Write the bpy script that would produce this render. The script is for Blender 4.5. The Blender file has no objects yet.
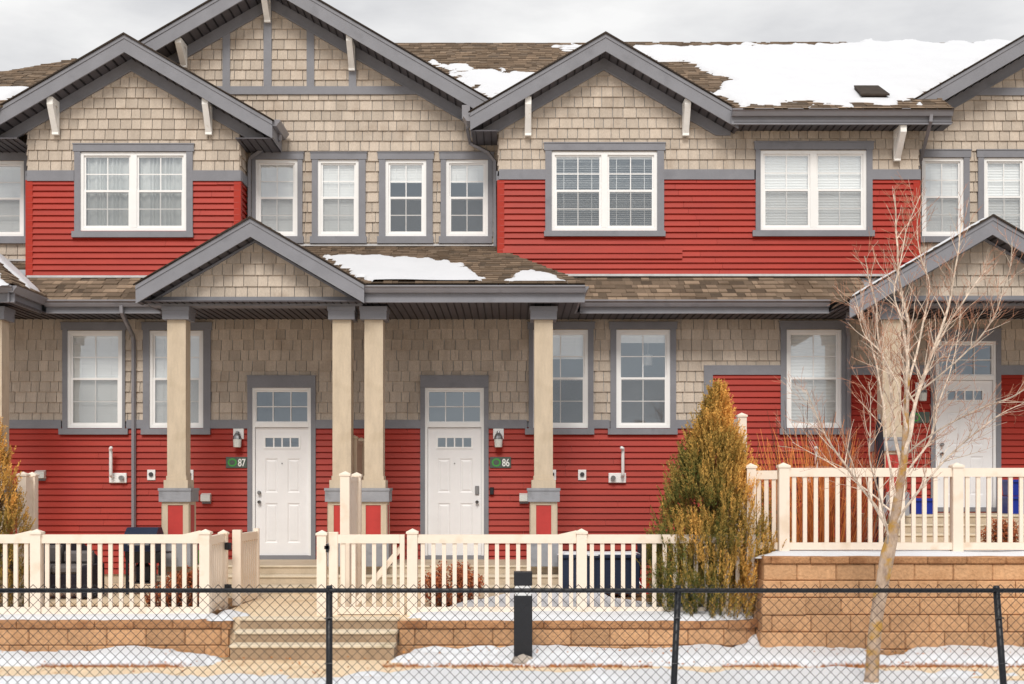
import bpy, math, random
from mathutils import Vector, noise, Matrix
R = math.radians
random.seed(7)
SC = bpy.context.scene
COL = SC.collection
F = 1240.0; CX = 512.0; HY = 486.0; CZ = 2.1; D0 = 20.0
# survey helpers: a reading on a facade plane d metres from the survey point -> metres
def X(px, d): return (px-CX)*d/F
def Z(py, d): return CZ+(HY-py)*d/F

# ------------------------------------------------------------------ materials
def lin(c):
    return tuple(((v/255)/12.92 if v/255 <= .04045 else ((v/255+.055)/1.055)**2.4) for v in c)
def mat(name, rgb, rough=.7, var=.12, nscale=3.0, tone=0.0, rgb2=None, bump=0.0, bscale=40.0, stretch=(1,1,1),
        metallic=0.0, spec=.3, fine=0.0, tone_hue=None, dirt=None):
    m = bpy.data.materials.new(name); m.use_nodes = True
    nt = m.node_tree; N = nt.nodes; L = nt.links
    b = N['Principled BSDF']; b.inputs['Roughness'].default_value = rough
    b.inputs['Metallic'].default_value = metallic
    b.inputs['Specular IOR Level'].default_value = spec
    c1 = lin(rgb); c2 = lin(rgb2) if rgb2 else tuple(v*(1-var) for v in c1); c1v = c1 if rgb2 else tuple(min(1, v*(1+var)) for v in c1)
    tc = N.new('ShaderNodeTexCoord'); mp = N.new('ShaderNodeMapping'); mp.inputs['Scale'].default_value = stretch
    L.new(tc.outputs['Object'], mp.inputs['Vector'])
    nz = N.new('ShaderNodeTexNoise'); nz.inputs['Scale'].default_value = nscale; nz.inputs['Detail'].default_value = 6
    nz.inputs['Roughness'].default_value = .65
    L.new(mp.outputs[0], nz.inputs['Vector'])
    rp = N.new('ShaderNodeValToRGB'); rp.color_ramp.elements[0].position = .35; rp.color_ramp.elements[1].position = .65
    rp.color_ramp.elements[0].color = (*c2, 1); rp.color_ramp.elements[1].color = (*c1v, 1)
    L.new(nz.outputs['Fac'], rp.inputs['Fac'])
    col = rp.outputs['Color']
    if fine > 0:
        nf = N.new('ShaderNodeTexNoise'); nf.inputs['Scale'].default_value = bscale; nf.inputs['Detail'].default_value = 3
        L.new(mp.outputs[0], nf.inputs['Vector'])
        mr = N.new('ShaderNodeMapRange'); mr.inputs['From Min'].default_value = .3; mr.inputs['From Max'].default_value = .7
        mr.inputs['To Min'].default_value = 1-fine; mr.inputs['To Max'].default_value = 1+fine
        L.new(nf.outputs['Fac'], mr.inputs['Value'])
        mx = N.new('ShaderNodeVectorMath'); mx.operation = 'SCALE'
        L.new(col, mx.inputs[0]); L.new(mr.outputs[0], mx.inputs['Scale']); col = mx.outputs[0]
    if tone > 0 or tone_hue:
        at = N.new('ShaderNodeAttribute'); at.attribute_name = 'tone'
        if tone_hue:
            mh = N.new('ShaderNodeMixRGB'); mh.inputs['Color2'].default_value = (*lin(tone_hue), 1)
            L.new(at.outputs['Fac'], mh.inputs['Fac']); L.new(col, mh.inputs['Color1']); col = mh.outputs[0]
        if tone > 0:
            mr2 = N.new('ShaderNodeMapRange'); mr2.inputs['To Min'].default_value = 1-tone; mr2.inputs['To Max'].default_value = 1+tone
            L.new(at.outputs['Fac'], mr2.inputs['Value'])
            mx2 = N.new('ShaderNodeVectorMath'); mx2.operation = 'SCALE'
            L.new(col, mx2.inputs[0]); L.new(mr2.outputs[0], mx2.inputs['Scale']); col = mx2.outputs[0]
    if dirt:
        nd = N.new('ShaderNodeTexNoise'); nd.inputs['Scale'].default_value = dirt[1]; nd.inputs['Detail'].default_value = 8
        L.new(tc.outputs['Object'], nd.inputs['Vector'])
        rd = N.new('ShaderNodeValToRGB'); rd.color_ramp.elements[0].position = dirt[2]; rd.color_ramp.elements[1].position = dirt[2]+.15
        rd.color_ramp.elements[0].color = (0,0,0,1); rd.color_ramp.elements[1].color = (dirt[3],)*3+(1,)
        L.new(nd.outputs['Fac'], rd.inputs['Fac'])
        md = N.new('ShaderNodeMixRGB'); md.inputs['Color2'].default_value = (*lin(dirt[0]), 1)
        L.new(rd.outputs[0], md.inputs['Fac']); L.new(col, md.inputs['Color1']); col = md.outputs[0]
    L.new(col, b.inputs['Base Color'])
    if bump > 0:
        nb = N.new('ShaderNodeTexNoise'); nb.inputs['Scale'].default_value = bscale; nb.inputs['Detail'].default_value = 5
        L.new(mp.outputs[0], nb.inputs['Vector'])
        bp = N.new('ShaderNodeBump'); bp.inputs['Strength'].default_value = bump; bp.inputs['Distance'].default_value = .02
        L.new(nb.outputs['Fac'], bp.inputs['Height']); L.new(bp.outputs[0], b.inputs['Normal'])
    return m
M = {}
M['shake'] = mat('cedar_shake', (196,183,169), .85, .08, 1.2, tone=.13, bump=.5, bscale=30, stretch=(6,6,.6), fine=.14, dirt=((150,128,108), 2.2, .55, .35))
M['red'] = mat('red_siding', (164,45,29), .5, .07, 1.5, tone=.07, bump=.06, bscale=50, stretch=(1,1,8), fine=.05, dirt=((158,34,28), 1.2, .55, .4))
M['redtrim'] = mat('red_corner', (170,48,32), .5, .05, 2)
M['panel'] = mat('faded_red_panel', (186,62,58), .55, .10, 3)
M['trim'] = mat('grey_trim', (132,133,140), .5, .07, 2.5, fine=.04, bscale=60, dirt=((98,98,104), 3.0, .58, .35))
M['gutter'] = mat('grey_gutter', (134,133,139), .35, .08, 2, spec=.5, dirt=((80,78,82), 4.0, .6, .4))
M['soffit'] = mat('charcoal_soffit', (88,86,91), .6, .08, 2, tone_hue=(34,33,37))
M['groove'] = mat('soffit_groove', (36,35,38), .8, .05, 2)
M['column'] = mat('beige_column', (200,184,162), .7, .08, 3.5, fine=.05, bump=.1, bscale=60, stretch=(3,3,.7), dirt=((176,158,132), 3.0, .55, .4))
M['pgrey'] = mat('grey_stone_band', (150,152,158), .75, .1, 5, bump=.15, bscale=80, dirt=((120,120,124), 6.0, .55, .5))
M['white'] = mat('white_vinyl', (242,242,242), .35, .03, 2)
M['door'] = mat('white_door', (238,238,240), .4, .03, 2, dirt=((220,222,226), 2.0, .6, .3))
M['bracket'] = mat('white_bracket', (248,247,244), .55, .06, 5, dirt=((196,180,156), 9.0, .62, .5))
M['vinyl'] = mat('cream_vinyl', (238,224,208), .45, .04, 2, dirt=((214,192,166), 4.0, .57, .6))
M['privacy'] = mat('beige_vinyl', (190,172,150), .55, .05, 2)
M['roof'] = mat('asphalt_shingle', (128,110,93), .95, .12, 1.5, tone=.62, bump=.5, bscale=160, fine=.22, dirt=((92,74,58), 1.2, .56, .5))
M['edge'] = mat('shingle_edge', (62,54,48), .95, .2, 8)
M['flash'] = mat('metal_flashing', (196,196,198), .4, .1, 6)
M['interior'] = mat('room_paint', (176,182,188), .9, .05, 1)
M['blind'] = mat('white_blind', (250,250,248), .6, .02, 2)
M['blind'].node_tree.nodes['Principled BSDF'].inputs['Emission Strength'].default_value = 0
M['curtain'] = mat('sheer_curtain', (206,208,206), .9, .12, 9, stretch=(1,1,.15))
M['block'] = mat('tan_block', (192,150,112), .92, .14, 2.5, tone=.15, bump=.9, bscale=28, fine=.14, dirt=((150,108,72), 2.5, .56, .5))
M['cap'] = mat('brown_cap', (176,130,92), .92, .16, 3, tone=.18, bump=1.0, bscale=35, fine=.18, dirt=((116,72,42), 3.0, .5, .65))
M['concrete'] = mat('concrete', (196,180,158), .9, .1, 2, bump=.25, bscale=60, fine=.06, dirt=((150,130,104), 2.0, .56, .5))
M['riser'] = mat('shade_stain_riser', (162,140,116), .95, .16, 1.5, bump=.3, bscale=50, fine=.08, dirt=((112,92,70), 1.3, .54, .6))  # base darkened to paint in riser shade; blotches are dirt stains
M['tread'] = mat('toplit_tone_tread', (212,198,176), .9, .08, 2, bump=.2, bscale=60, fine=.06, dirt=((160,146,118), 2.0, .56, .6))  # base paled to paint light from above onto the treads; blotches are dirt
M['pave'] = mat('pavement', (226,204,174), .9, .07, 1.4, bump=.3, bscale=60, fine=.08, dirt=((196,166,128), 1.4, .52, .7))
M['soil'] = mat('soil', (128,96,64), .95, .25, 3, bump=.8, bscale=30, fine=.3)
M['ground'] = mat('winter_ground', (168,146,116), .95, .2, .8, bump=.6, bscale=20, fine=.2)
M['snow'] = mat('snow', (214,216,221), .6, .02, 2, bump=.35, bscale=14, spec=.25)
M['black'] = mat('black_metal', (20,23,30), .45, .15, 6, spec=.5)
M['wire'] = mat('coated_wire', (22,24,30), .5, .1, 6, spec=.5)
M['navy'] = mat('navy_plastic', (34,44,66), .45, .1, 3)
M['blackfab'] = mat('black_fabric', (40,36,44), .9, .2, 6, bump=.3, bscale=50)
M['greyfab'] = mat('grey_cushion', (108,104,104), .95, .12, 5, bump=.2, bscale=80)
M['blue'] = mat('blue_plastic', (30,52,150), .4, .08, 3)
M['lime'] = mat('lime_plastic', (130,196,40), .4, .05, 3)
M['redplastic'] = mat('red_plastic', (190,24,26), .4, .05, 3)
M['metal'] = mat('brushed_metal', (150,150,152), .3, .1, 8, metallic=.8)
M['sign'] = mat('sign_plate', (84,94,88), .6, .1, 10)
M['green'] = mat('green_ring', (72,158,72), .6, .05, 4)
M['signwhite'] = mat('sign_white', (235,238,235), .6, .02, 4)
M['bark'] = mat('birch_bark', (198,174,152), .85, .3, 14, stretch=(1,1,.35), bump=.8, bscale=45, rgb2=(150,128,112), dirt=((182,138,56), 9.0, .47, .85))
M['branch'] = mat('branch_bark', (204,188,172), .85, .35, 16, tone=.34, tone_hue=None)
M['twig'] = mat('twig_bark', (176,128,104), .85, .15, 10, tone=.25)
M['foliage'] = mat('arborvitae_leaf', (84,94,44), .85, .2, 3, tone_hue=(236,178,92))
M['stemwood'] = mat('shrub_wood', (90,64,48), .9, .2, 8)
M['rust'] = mat('rust_leaf', (132,62,38), .85, .25, 8, tone_hue=(186,112,70))
M['straw'] = mat('straw', (190,128,66), .9, .3, 4, tone_hue=(150,84,40))
M['orange'] = mat('orange_stem', (226,144,78), .7, .2, 6, tone_hue=(140,52,36))
M['groove2'] = M['groove']
M['glasslamp'] = mat('frosted_lamp', (214,216,212), .3, .04, 4)
M['lens'] = mat('clear_lens', (220,222,224), .2, .03, 4)
M['rock'] = mat('grey_rock', (170,160,150), .9, .2, 8, bump=.8, bscale=30)

def glass_mat():
    m = bpy.data.materials.new('window_glass'); m.use_nodes = True
    nt = m.node_tree; N = nt.nodes; L = nt.links; N.clear()
    o = N.new('ShaderNodeOutputMaterial'); mx = N.new('ShaderNodeMixShader')
    tr = N.new('ShaderNodeBsdfTransparent'); tr.inputs[0].default_value = (.97,.98,.98,1)
    gl = N.new('ShaderNodeBsdfGlossy'); gl.inputs['Roughness'].default_value = .02; gl.inputs[0].default_value = (.80,.90,1,1)
    lw = N.new('ShaderNodeLayerWeight'); lw.inputs['Blend'].default_value = .5
    fr = N.new('ShaderNodeMath'); fr.operation = 'POWER'; fr.inputs[1].default_value = 5.0; L.new(lw.outputs['Facing'], fr.inputs[0])
    nz = N.new('ShaderNodeTexNoise'); nz.inputs['Scale'].default_value = 1.5
    bp = N.new('ShaderNodeBump'); bp.inputs['Strength'].default_value = .06; bp.inputs['Distance'].default_value = .05
    L.new(nz.outputs['Fac'], bp.inputs['Height']); L.new(bp.outputs[0], gl.inputs['Normal'])
    ad = N.new('ShaderNodeMath'); ad.operation = 'ADD'; ad.inputs[1].default_value = .22; ad.use_clamp = True
    L.new(fr.outputs[0], ad.inputs[0]); L.new(ad.outputs[0], mx.inputs[0])
    L.new(tr.outputs[0], mx.inputs[1]); L.new(gl.outputs[0], mx.inputs[2]); L.new(mx.outputs[0], o.inputs[0])
    return m
M['glass'] = glass_mat()
def screen_mat():
    m = bpy.data.materials.new('insect_screen'); m.use_nodes = True
    nt = m.node_tree; N = nt.nodes; L = nt.links; N.clear()
    o = N.new('ShaderNodeOutputMaterial'); mx = N.new('ShaderNodeMixShader'); mx.inputs[0].default_value = .26
    tr = N.new('ShaderNodeBsdfTransparent'); df = N.new('ShaderNodeBsdfDiffuse'); df.inputs[0].default_value = (.22,.225,.23,1)
    L.new(tr.outputs[0], mx.inputs[1]); L.new(df.outputs[0], mx.inputs[2]); L.new(mx.outputs[0], o.inputs[0])
    return m
M['screen'] = screen_mat()

# ------------------------------------------------------------------ mesh builder
class MB:
    def __init__(s): s.v = []; s.f = []; s.t = []
    def poly(s, pts, tone=None):
        n = len(s.v); s.v += [tuple(p) for p in pts]; s.f.append(tuple(range(n, n+len(pts)))); s.t.append(random.random() if tone is None else tone)
    def box(s, x0, x1, y0, y1, z0, z1, tone=None, ch=0.0):
        t = random.random() if tone is None else tone
        if x0 > x1: x0, x1 = x1, x0
        if y0 > y1: y0, y1 = y1, y0
        if z0 > z1: z0, z1 = z1, z0
        if ch <= 0:
            c = [(x0,y0,z0),(x1,y0,z0),(x1,y1,z0),(x0,y1,z0),(x0,y0,z1),(x1,y0,z1),(x1,y1,z1),(x0,y1,z1)]
            for q in ((0,3,2,1),(4,5,6,7),(0,1,5,4),(1,2,6,5),(2,3,7,6),(3,0,4,7)):
                s.poly([c[i] for i in q], t)
        else:   # front (low y) edges chamfered
            a = [(x0,y1),(x0,y0+ch),(x0+ch,y0),(x1-ch,y0),(x1,y0+ch),(x1,y1)]
            n = len(s.v)
            rings = [(z0, ch), (z0+ch, 0), (z1-ch, 0), (z1, ch)]
            for z, i in rings:
                for (x, y) in a:
                    yy = min(y1, y+(i if y < y1 else 0)); xx = x
                    s.v.append((xx, yy, z))
            m = len(a)
            for r in range(3):
                for k in range(m):
                    k2 = (k+1) % m
                    s.f.append((n+r*m+k, n+r*m+k2, n+(r+1)*m+k2, n+(r+1)*m+k)); s.t.append(t)
            s.f.append(tuple(n+k for k in range(m))[::-1]); s.t.append(t)
            s.f.append(tuple(n+3*m+k for k in range(m))); s.t.append(t)
    def prism(s, pts, off, tone=None):
        t = random.random() if tone is None else tone
        a = [Vector(p) for p in pts]; b = [p+Vector(off) for p in a]; k = len(a)
        s.poly(a, t); s.poly(b[::-1], t)
        for i in range(k):
            j = (i+1) % k; s.poly([a[i], b[i], b[j], a[j]], t)
    def tube(s, pts, rad, n=6, tone=None, cap=True):
        t = random.random() if tone is None else tone
        P = [Vector(p) for p in pts]; base = len(s.v)
        if not hasattr(rad, '__len__'): rad = [rad]*len(P)
        up = None
        for i, p in enumerate(P):
            d = (P[min(i+1, len(P)-1)]-P[max(i-1, 0)]).normalized()
            if up is None:
                up = d.orthogonal().normalized()
            else:
                up = (up-d*up.dot(d)); up = up.normalized() if up.length > 1e-6 else d.orthogonal().normalized()
            w = d.cross(up)
            for k in range(n):
                a = 2*math.pi*k/n
                s.v.append(tuple(p+(up*math.cos(a)+w*math.sin(a))*rad[i]))
        for i in range(len(P)-1):
            for k in range(n):
                a = base+i*n+k; b = base+i*n+(k+1) % n
                s.f.append((a, b, b+n, a+n)); s.t.append(t)
        if cap:
            s.f.append(tuple(base+k for k in range(n))[::-1]); s.t.append(t)
            e = base+(len(P)-1)*n
            s.f.append(tuple(e+k for k in range(n))); s.t.append(t)
    def lathe(s, c, prof, n=16, tone=None):
        t = random.random() if tone is None else tone
        base = len(s.v)
        for (r, z) in prof:
            for k in range(n):
                a = 2*math.pi*k/n; s.v.append((c[0]+r*math.cos(a), c[1]+r*math.sin(a), c[2]+z))
        for i in range(len(prof)-1):
            for k in range(n):
                a = base+i*n+k; b = base+i*n+(k+1) % n
                s.f.append((a, b, b+n, a+n)); s.t.append(t)
        s.f.append(tuple(base+k for k in range(n))[::-1]); s.t.append(t)
        e = base+(len(prof)-1)*n; s.f.append(tuple(e+k for k in range(n))); s.t.append(t)
    def build(s, name, m, parent=None, smooth=False):
        me = bpy.data.meshes.new(name)
        off = Vector((0,0,0))
        if parent is not None: off = world_loc(parent)
        vs = [(a-off.x, b-off.y, c-off.z) for a, b, c in s.v]
        me.from_pydata(vs, [], s.f)
        at = me.attributes.new('tone', 'FLOAT', 'FACE'); at.data.foreach_set('value', s.t)
        me.materials.append(m)
        if smooth: me.polygons.foreach_set('use_smooth', [True]*len(s.f))
        me.update()
        o = bpy.data.objects.new(name, me); COL.objects.link(o)
        if parent is not None: o.parent = parent
        return o
def world_loc(o):
    v = Vector((0,0,0))
    while o is not None: v += o.location; o = o.parent
    return v
def thing(name, loc, label, cat, group=None, kind=None):
    o = bpy.data.objects.new(name, None); COL.objects.link(o); o.location = loc; o.empty_display_size = .2
    return tag(o, label, cat, group, kind)
def tag(o, label=None, cat=None, group=None, kind=None):
    if label: o['label'] = label
    if cat: o['category'] = cat
    if group: o['group'] = group
    if kind: o['kind'] = kind
    return o
def copy_tree(o, parent=None):
    c = o.copy(); COL.objects.link(c)
    if parent is not None: c.parent = parent
    for ch in list(o.children): copy_tree(ch, c)
    return c

# ------------------------------------------------------------------ 2-D clipping
def area2(p): return sum(p[i][0]*p[(i+1) % len(p)][1]-p[(i+1) % len(p)][0]*p[i][1] for i in range(len(p)))
def ccw(p): return list(p) if area2(p) > 0 else list(p)[::-1]
def clip(sub, cv):
    out = list(sub)
    n = len(cv)
    for i in range(n):
        ax, ay = cv[i]; bx, by = cv[(i+1) % n]
        inp = out; out = []
        if not inp: return []
        def side(p): return (bx-ax)*(p[1]-ay)-(by-ay)*(p[0]-ax)
        for k in range(len(inp)):
            p = inp[k]; q = inp[(k+1) % len(inp)]
            sp, sq = side(p), side(q)
            if sp >= 0: out.append(p)
            if (sp > 0 and sq < 0) or (sp < 0 and sq > 0):
                t = sp/(sp-sq); out.append((p[0]+(q[0]-p[0])*t, p[1]+(q[1]-p[1])*t))
    if len(out) < 3 or abs(area2(out)) < 1e-5: return []
    return out
def minus(r, holes):
    rs = [r]
    for h in holes:
        nr = []
        for (a, b, c, d) in rs:      # x0,x1,z0,z1
            if h[1] <= a or h[0] >= b or h[3] <= c or h[2] >= d: nr.append((a, b, c, d)); continue
            if h[0] > a: nr.append((a, h[0], c, d))
            if h[1] < b: nr.append((h[1], b, c, d))
            x0, x1 = max(a, h[0]), min(b, h[1])
            if h[2] > c: nr.append((x0, x1, c, h[2]))
            if h[3] < d: nr.append((x0, x1, h[3], d))
        rs = nr
    return [q for q in rs if q[1]-q[0] > .004 and q[3]-q[2] > .004]
# frames: map (u, v, w) -> world; w = outwards
def front(Y): return lambda u, v, w: (u, Y-w, v)
def right_side(Xs): return lambda u, v, w: (Xs+w, u, v)
def left_side(Xs): return lambda u, v, w: (Xs-w, u, v)
def raised(mb, poly, fr, depth, tone):
    a = [fr(u, v, depth(u, v)) for u, v in poly]; b = [fr(u, v, 0) for u, v in poly]
    mb.poly(a, tone)
    for i in range(len(poly)):
        j = (i+1) % len(poly); mb.poly([a[i], b[i], b[j], a[j]], tone)
def bounds(p): return min(q[0] for q in p), max(q[0] for q in p), min(q[1] for q in p), max(q[1] for q in p)
def shingles(mb, poly, holes, fr, row=.168, z0=None):
    poly = ccw(poly); a, b, c, d = bounds(poly)
    z = c if z0 is None else z0
    while z < d:
        x = a-random.random()*.2
        while x < b:
            w = random.choice((.14,.16,.18,.19,.21))+random.uniform(-.01,.01)
            dz = random.uniform(-.0015, .0015)
            for r in minus((x+.0045, x+w-.0045, z+dz, z+row+.004), holes):
                q = clip([(r[0],r[2]),(r[1],r[2]),(r[1],r[3]),(r[0],r[3])], poly)
                if q: raised(mb, q, fr, lambda u, v, z=z:   .004+.023*max(0, 1-(v-z)/row), random.random())
            x += w
        z += row
def laps(mb, poly, holes, fr, row=.0985, z0=None, proud=.034):
    poly = ccw(poly); a, b, c, d = bounds(poly)
    z = c if z0 is None else z0
    while z < d:
        x = a; 
        while x < b:
            w = random.uniform(2.2, 3.7)
            t = random.random()
            dz = random.uniform(-.0015,.0015)
            for r in minus((x, min(x+w-.003, b), z+dz, z+row), holes):
                q = clip([(r[0],r[2]),(r[1],r[2]),(r[1],r[3]),(r[0],r[3])], poly)
                if q: raised(mb, q, fr, lambda u, v, z=z: .001+proud*min(1, max(0, 1.12-(v-z)/row)), t)
            x += w
        z += row
def backing(mb, poly, holes, fr):
    poly = ccw(poly); a, b, c, d = bounds(poly)
    for r in minus((a, b, c, d), holes):
        q = clip([(r[0],r[2]),(r[1],r[2]),(r[1],r[3]),(r[0],r[3])], poly)
        if q: mb.poly([fr(u, v, 0) for u, v in q], .5)

# ================================================================== THE TOWNHOUSE ROW
B = thing('townhouse_row', (0, 0, .5), 'two-storey attached townhouse row with red siding, tan shingles and grey gables', 'building')
YR = .5; DR = 20.5; DG = 20.0
# window schedule: d, frame rect px, head rect px, sill rect px, double?, inside kind
WIN = [
 (DR, (-36,161.5,25,237), (-44,153.5,29,161), (-44,237,29,244), 0, 'blind'),
 (DG, (81,152.6,187,231), (74,145,194.6,152), (73,232,194,238), 1, 'curtain'),
 (DR, (256,160.3,298,236.7), (251,153.5,304,160), (251,237,304,244), 0, 'blind'),
 (DR, (318,160.3,359,236.7), (311,153.5,367,160), (310.5,237,367,244), 0, 'blind'),
 (DR, (385.5,160.3,426.5,236.7), (378,153.5,434,160), (377.5,237,433.5,244), 0, 'short'),
 (DR, (446,160.3,488,236.7), (439.6,153.5,494,160), (439,237,492,244), 0, 'short'),
 (DG, (551.6,152,657,231), (544,144,665,151), (544,231.5,665,237), 1, 'open'),
 (DG, (760,151,866,230.5), (754,143,873,150), (752,231,873.5,237), 1, 'shade'),
 (DR, (921,158.5,963,236.7), (919.5,151,970,158), (919.5,237,970,243), 0, 'blind'),
 (DR, (983,158.5,1025,236.7), (976,151,1031,158), (976,237,1031,243), 0, 'shade'),
 (DG, (68,331,123,428), (62,323.5,127,330.3), (60,428.6,129,434.6), 0, 'blind'),
 (DG, (150,331,204,428), (142.5,323.5,212.5,330.3), (142,428.6,211,434.6), 0, 'blind'),
 (DG, (533,330,588,428), (527.5,323,594.6,329.3), (525,428.6,594,434.6), 0, 'short'),
 (DG, (616,330,670,428), (609,323,677,329.3), (607.6,428.6,677,434.6), 0, 'low'),
 (DG, (786,330,841,428), (779,322,848,329.3), (779,428.6,848,434.6), 0, 'shade'),
]
def rect(d, r): return (X(r[0],d), X(r[2],d), Z(r[3],d), Z(r[1],d))
holesG, holesR, outG, outR = [], [], [], []
WI = []
for (d, fr_, hd, sl, dbl, kind) in WIN:
    f = rect(d, fr_); WI.append((d, f, rect(d, hd), rect(d, sl), dbl, kind))
    (holesG if d == DG else holesR).append(f)
    h = rect(d, hd); s_ = rect(d, sl)
    (outG if d == DG else outR).append((min(h[0],s_[0])+.03, max(h[1],s_[1])-.03, s_[2], h[3]))
DOORS = [  # outer trim px, slab px, transom, handle side
 ((248,376.5,316,559.5), (257.5,428.5,310,554), (254,389,312,423), -1),
 ((420.5,376.5,488.6,559.5), (428,428.5,483,554), (426,389,484.5,423), 1),
 ((930,330,1000,511.5), (934.5,381.5,989.5,507), (934,341.5,994,376), -1),
]
for (o_, s_, t_, hs) in DOORS:
    r = rect(DG, o_); holesG.append((r[0]+.05, r[1]-.05, r[2], r[3]-.1)); outG.append(r)

# ---- ground floor walls
ztop = 4.79
xa, xb, xs = X(-60,DG), X(1120,DG), X(708,DG)
band0, band1 = Z(428.5,DG), Z(420,DG)
ub0, ub1 = Z(375,DG), Z(365.5,DG)
def SHK(*a, **k):
    m_ = MB(); shingles(m_, *a, **k); m_.build('shingle_cladding', M['shake'], B)
SHK( [(xa,band1-.02),(xs,band1-.02),(xs,ztop),(xa,ztop)], holesG, front(0), z0=band1-.05)
SHK( [(xs,ub1-.02),(xb,ub1-.02),(xb,ztop),(xs,ztop)], holesG, front(0), z0=band1-.05+.168*5)
P1 = [(X(28,DG),Z(171,DG)),(X(239.5,DG),Z(171,DG)),(X(239.5,DG),Z(128,DG)),(X(132,DG),Z(64,DG)),(X(28,DG),Z(128,DG))]
P2 = [(X(499,DG),Z(170,DG)),(X(716,DG),Z(170,DG)),(X(716,DG),Z(128,DG)),(X(604,DG),Z(64,DG)),(X(499,DG),Z(128,DG))]
SHK( P1, holesG, front(0)); SHK( P2, holesG, front(0))
P3 = [(X(716,DG),Z(170,DG)),(X(918,DG),Z(170,DG)),(X(918,DG),Z(129,DG)),(X(716,DG),Z(129,DG))]
SHK( P3, holesG, front(0))
PC = [(X(43,DR),Z(263,DR)),(X(499,DR),Z(263,DR)),(X(499,DR),Z(131,DR)),(X(271,DR),Z(-2,DR)),(X(43,DR),Z(131,DR))]
SHK( PC, holesR, front(YR))
PL = [(X(-80,DR),Z(265,DR)),(X(43,DR),Z(265,DR)),(X(43,DR),Z(135,DR)),(X(-80,DR),Z(135,DR))]
SHK( PL, holesR, front(YR))
gx = 10.11*F/DR+CX
PR = [(X(905,DR),Z(263,DR)),(X(1200,DR),Z(263,DR)),(X(1200,DR),Z(20,DR)),(gx/1-0 and X(gx,DR),Z(-2,DR)),(X(905,DR),Z(131,DR))]
SHK( PR, holesR, front(YR))
for (xx, fn) in ((X(239.5,DG), right_side), (X(28,DG), left_side), (X(918,DG), right_side), (X(499,DG), left_side)):
    SHK( [(0,Z(176,DG)),(YR,Z(176,DG)),(YR,Z(128,DG)),(0,Z(128,DG))], [], fn(xx))
# porch gable faces
PGY = -1.7; DPG = 18.3
def pg_poly(xc): return [(xc-1.46,Z(298,DPG)),(xc+1.46,Z(298,DPG)),(xc,Z(242,DPG)+.03)]
XG1 = -3.775; XG2 = 6.96
for xc in (XG1, XG2): SHK( pg_poly(xc), [], front(PGY))
mb = MB()
for p, h, f in ((P1,holesG,front(.012)),(P2,holesG,front(.012)),(P3,holesG,front(.012)),(PC,holesR,front(YR+.012)),(PL,holesR,front(YR+.012)),(PR,holesR,front(YR+.012)),
                (pg_poly(XG1),[],front(PGY+.012)),(pg_poly(XG2),[],front(PGY+.012)),
                ([(xa,.5),(xb,.5),(xb,ztop+.8),(xa,ztop+.8)],holesG,front(.012))):
    backing(mb, p, h, f)
mb.poly([(xa,.02,ztop+.8),(xb,.02,ztop+.8),(xb,YR+.02,ztop+.8),(xa,YR+.02,ztop+.8)])
# back and end walls
mb.poly([(xa,9,0),(xb,9,0),(xb,9,8),(xa,9,8)]); mb.poly([(xa,.02,0),(xa,9,0),(xa,9,7.6),(xa,.02,7.6)]); mb.poly([(xb,.02,0),(xb,9,0),(xb,9,8),(xb,4.05,10.5),(xb,.02,8)])
mb.build('wall', M['interior'], B)

def LAP(*a, **k):
    m_ = MB(); laps(m_, *a, **k); m_.build('red_siding', M['red'], B)
fz = .68
LAP( [(xa,fz),(xs,fz),(xs,band0+.02),(xa,band0+.02)], holesG, front(0), z0=fz)
LAP( [(xs,fz),(xb,fz),(xb,ub0+.02),(xs,ub0+.02)], holesG, front(0), z0=fz)
for (a_, b_, yb) in ((28,239.5,276.5),(499,918,275)):
    LAP( [(X(a_,DG),Z(yb,DG)),(X(b_,DG),Z(yb,DG)),(X(b_,DG),Z(180,DG)),(X(a_,DG),Z(180,DG))], holesG, front(0))
    for (xx, fn) in ((X(b_,DG), right_side), (X(a_,DG), left_side)):
        LAP( [(0,Z(yb+18,DG)),(YR,Z(yb+18,DG)),(YR,Z(180,DG)),(0,Z(180,DG))], [], fn(xx), z0=Z(yb,DG)-.0985*3)
# loose lap board under the right bay window
mb = MB(); z_ = Z(248,DG)
for q in (0, 1): mb.prism([(X(501,DG)+.03,-.026,z_-q*.09),(X(501,DG)+.03,-.030,z_-q*.09),(X(501,DG)+.03,-.052,z_-.088-q*.09),(X(501,DG)+.03,-.026,z_-.089-q*.09)], (X(682,DG)-X(501,DG)-.03,0,0), .5)
mb.build('patch_board', M['red'], B)
mb = MB()
for (a_, b_, yb) in ((28,239.5,276),(499,918,274.5)):
    for xx in (X(a_,DG), X(b_,DG)-.085):
        mb = MB(); mb.box(xx-.028 if xx < X((a_+b_)/2,DG) else xx, xx+.085+(0 if xx < X((a_+b_)/2,DG) else .028), -.032, .08, Z(yb,DG), Z(180.5,DG)); mb.build('corner_board', M['redtrim'], B)
mb = MB()
for (a_, b_, yb) in ((28,239.5,276),(499,918,274.5)):
    mb = MB(); mb.box(X(a_,DG), X(b_,DG)+.02, -.06, .0, Z(yb+2.2,DG), Z(yb,DG)); mb.build('flashing', M['flash'], B)
mb = MB(); mb.box(X(239,DG)+.03, X(499,DG)-.03, YR-.05, YR, Z(246.5,DR), Z(244.5,DR)); mb.build('flashing', M['flash'], B)
mb = MB(); mb.box(X(-80,DR), X(28,DG)-.03, YR-.05, YR, Z(261.5,DR), Z(259.5,DR))
mb.build('flashing', M['flash'], B)

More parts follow.
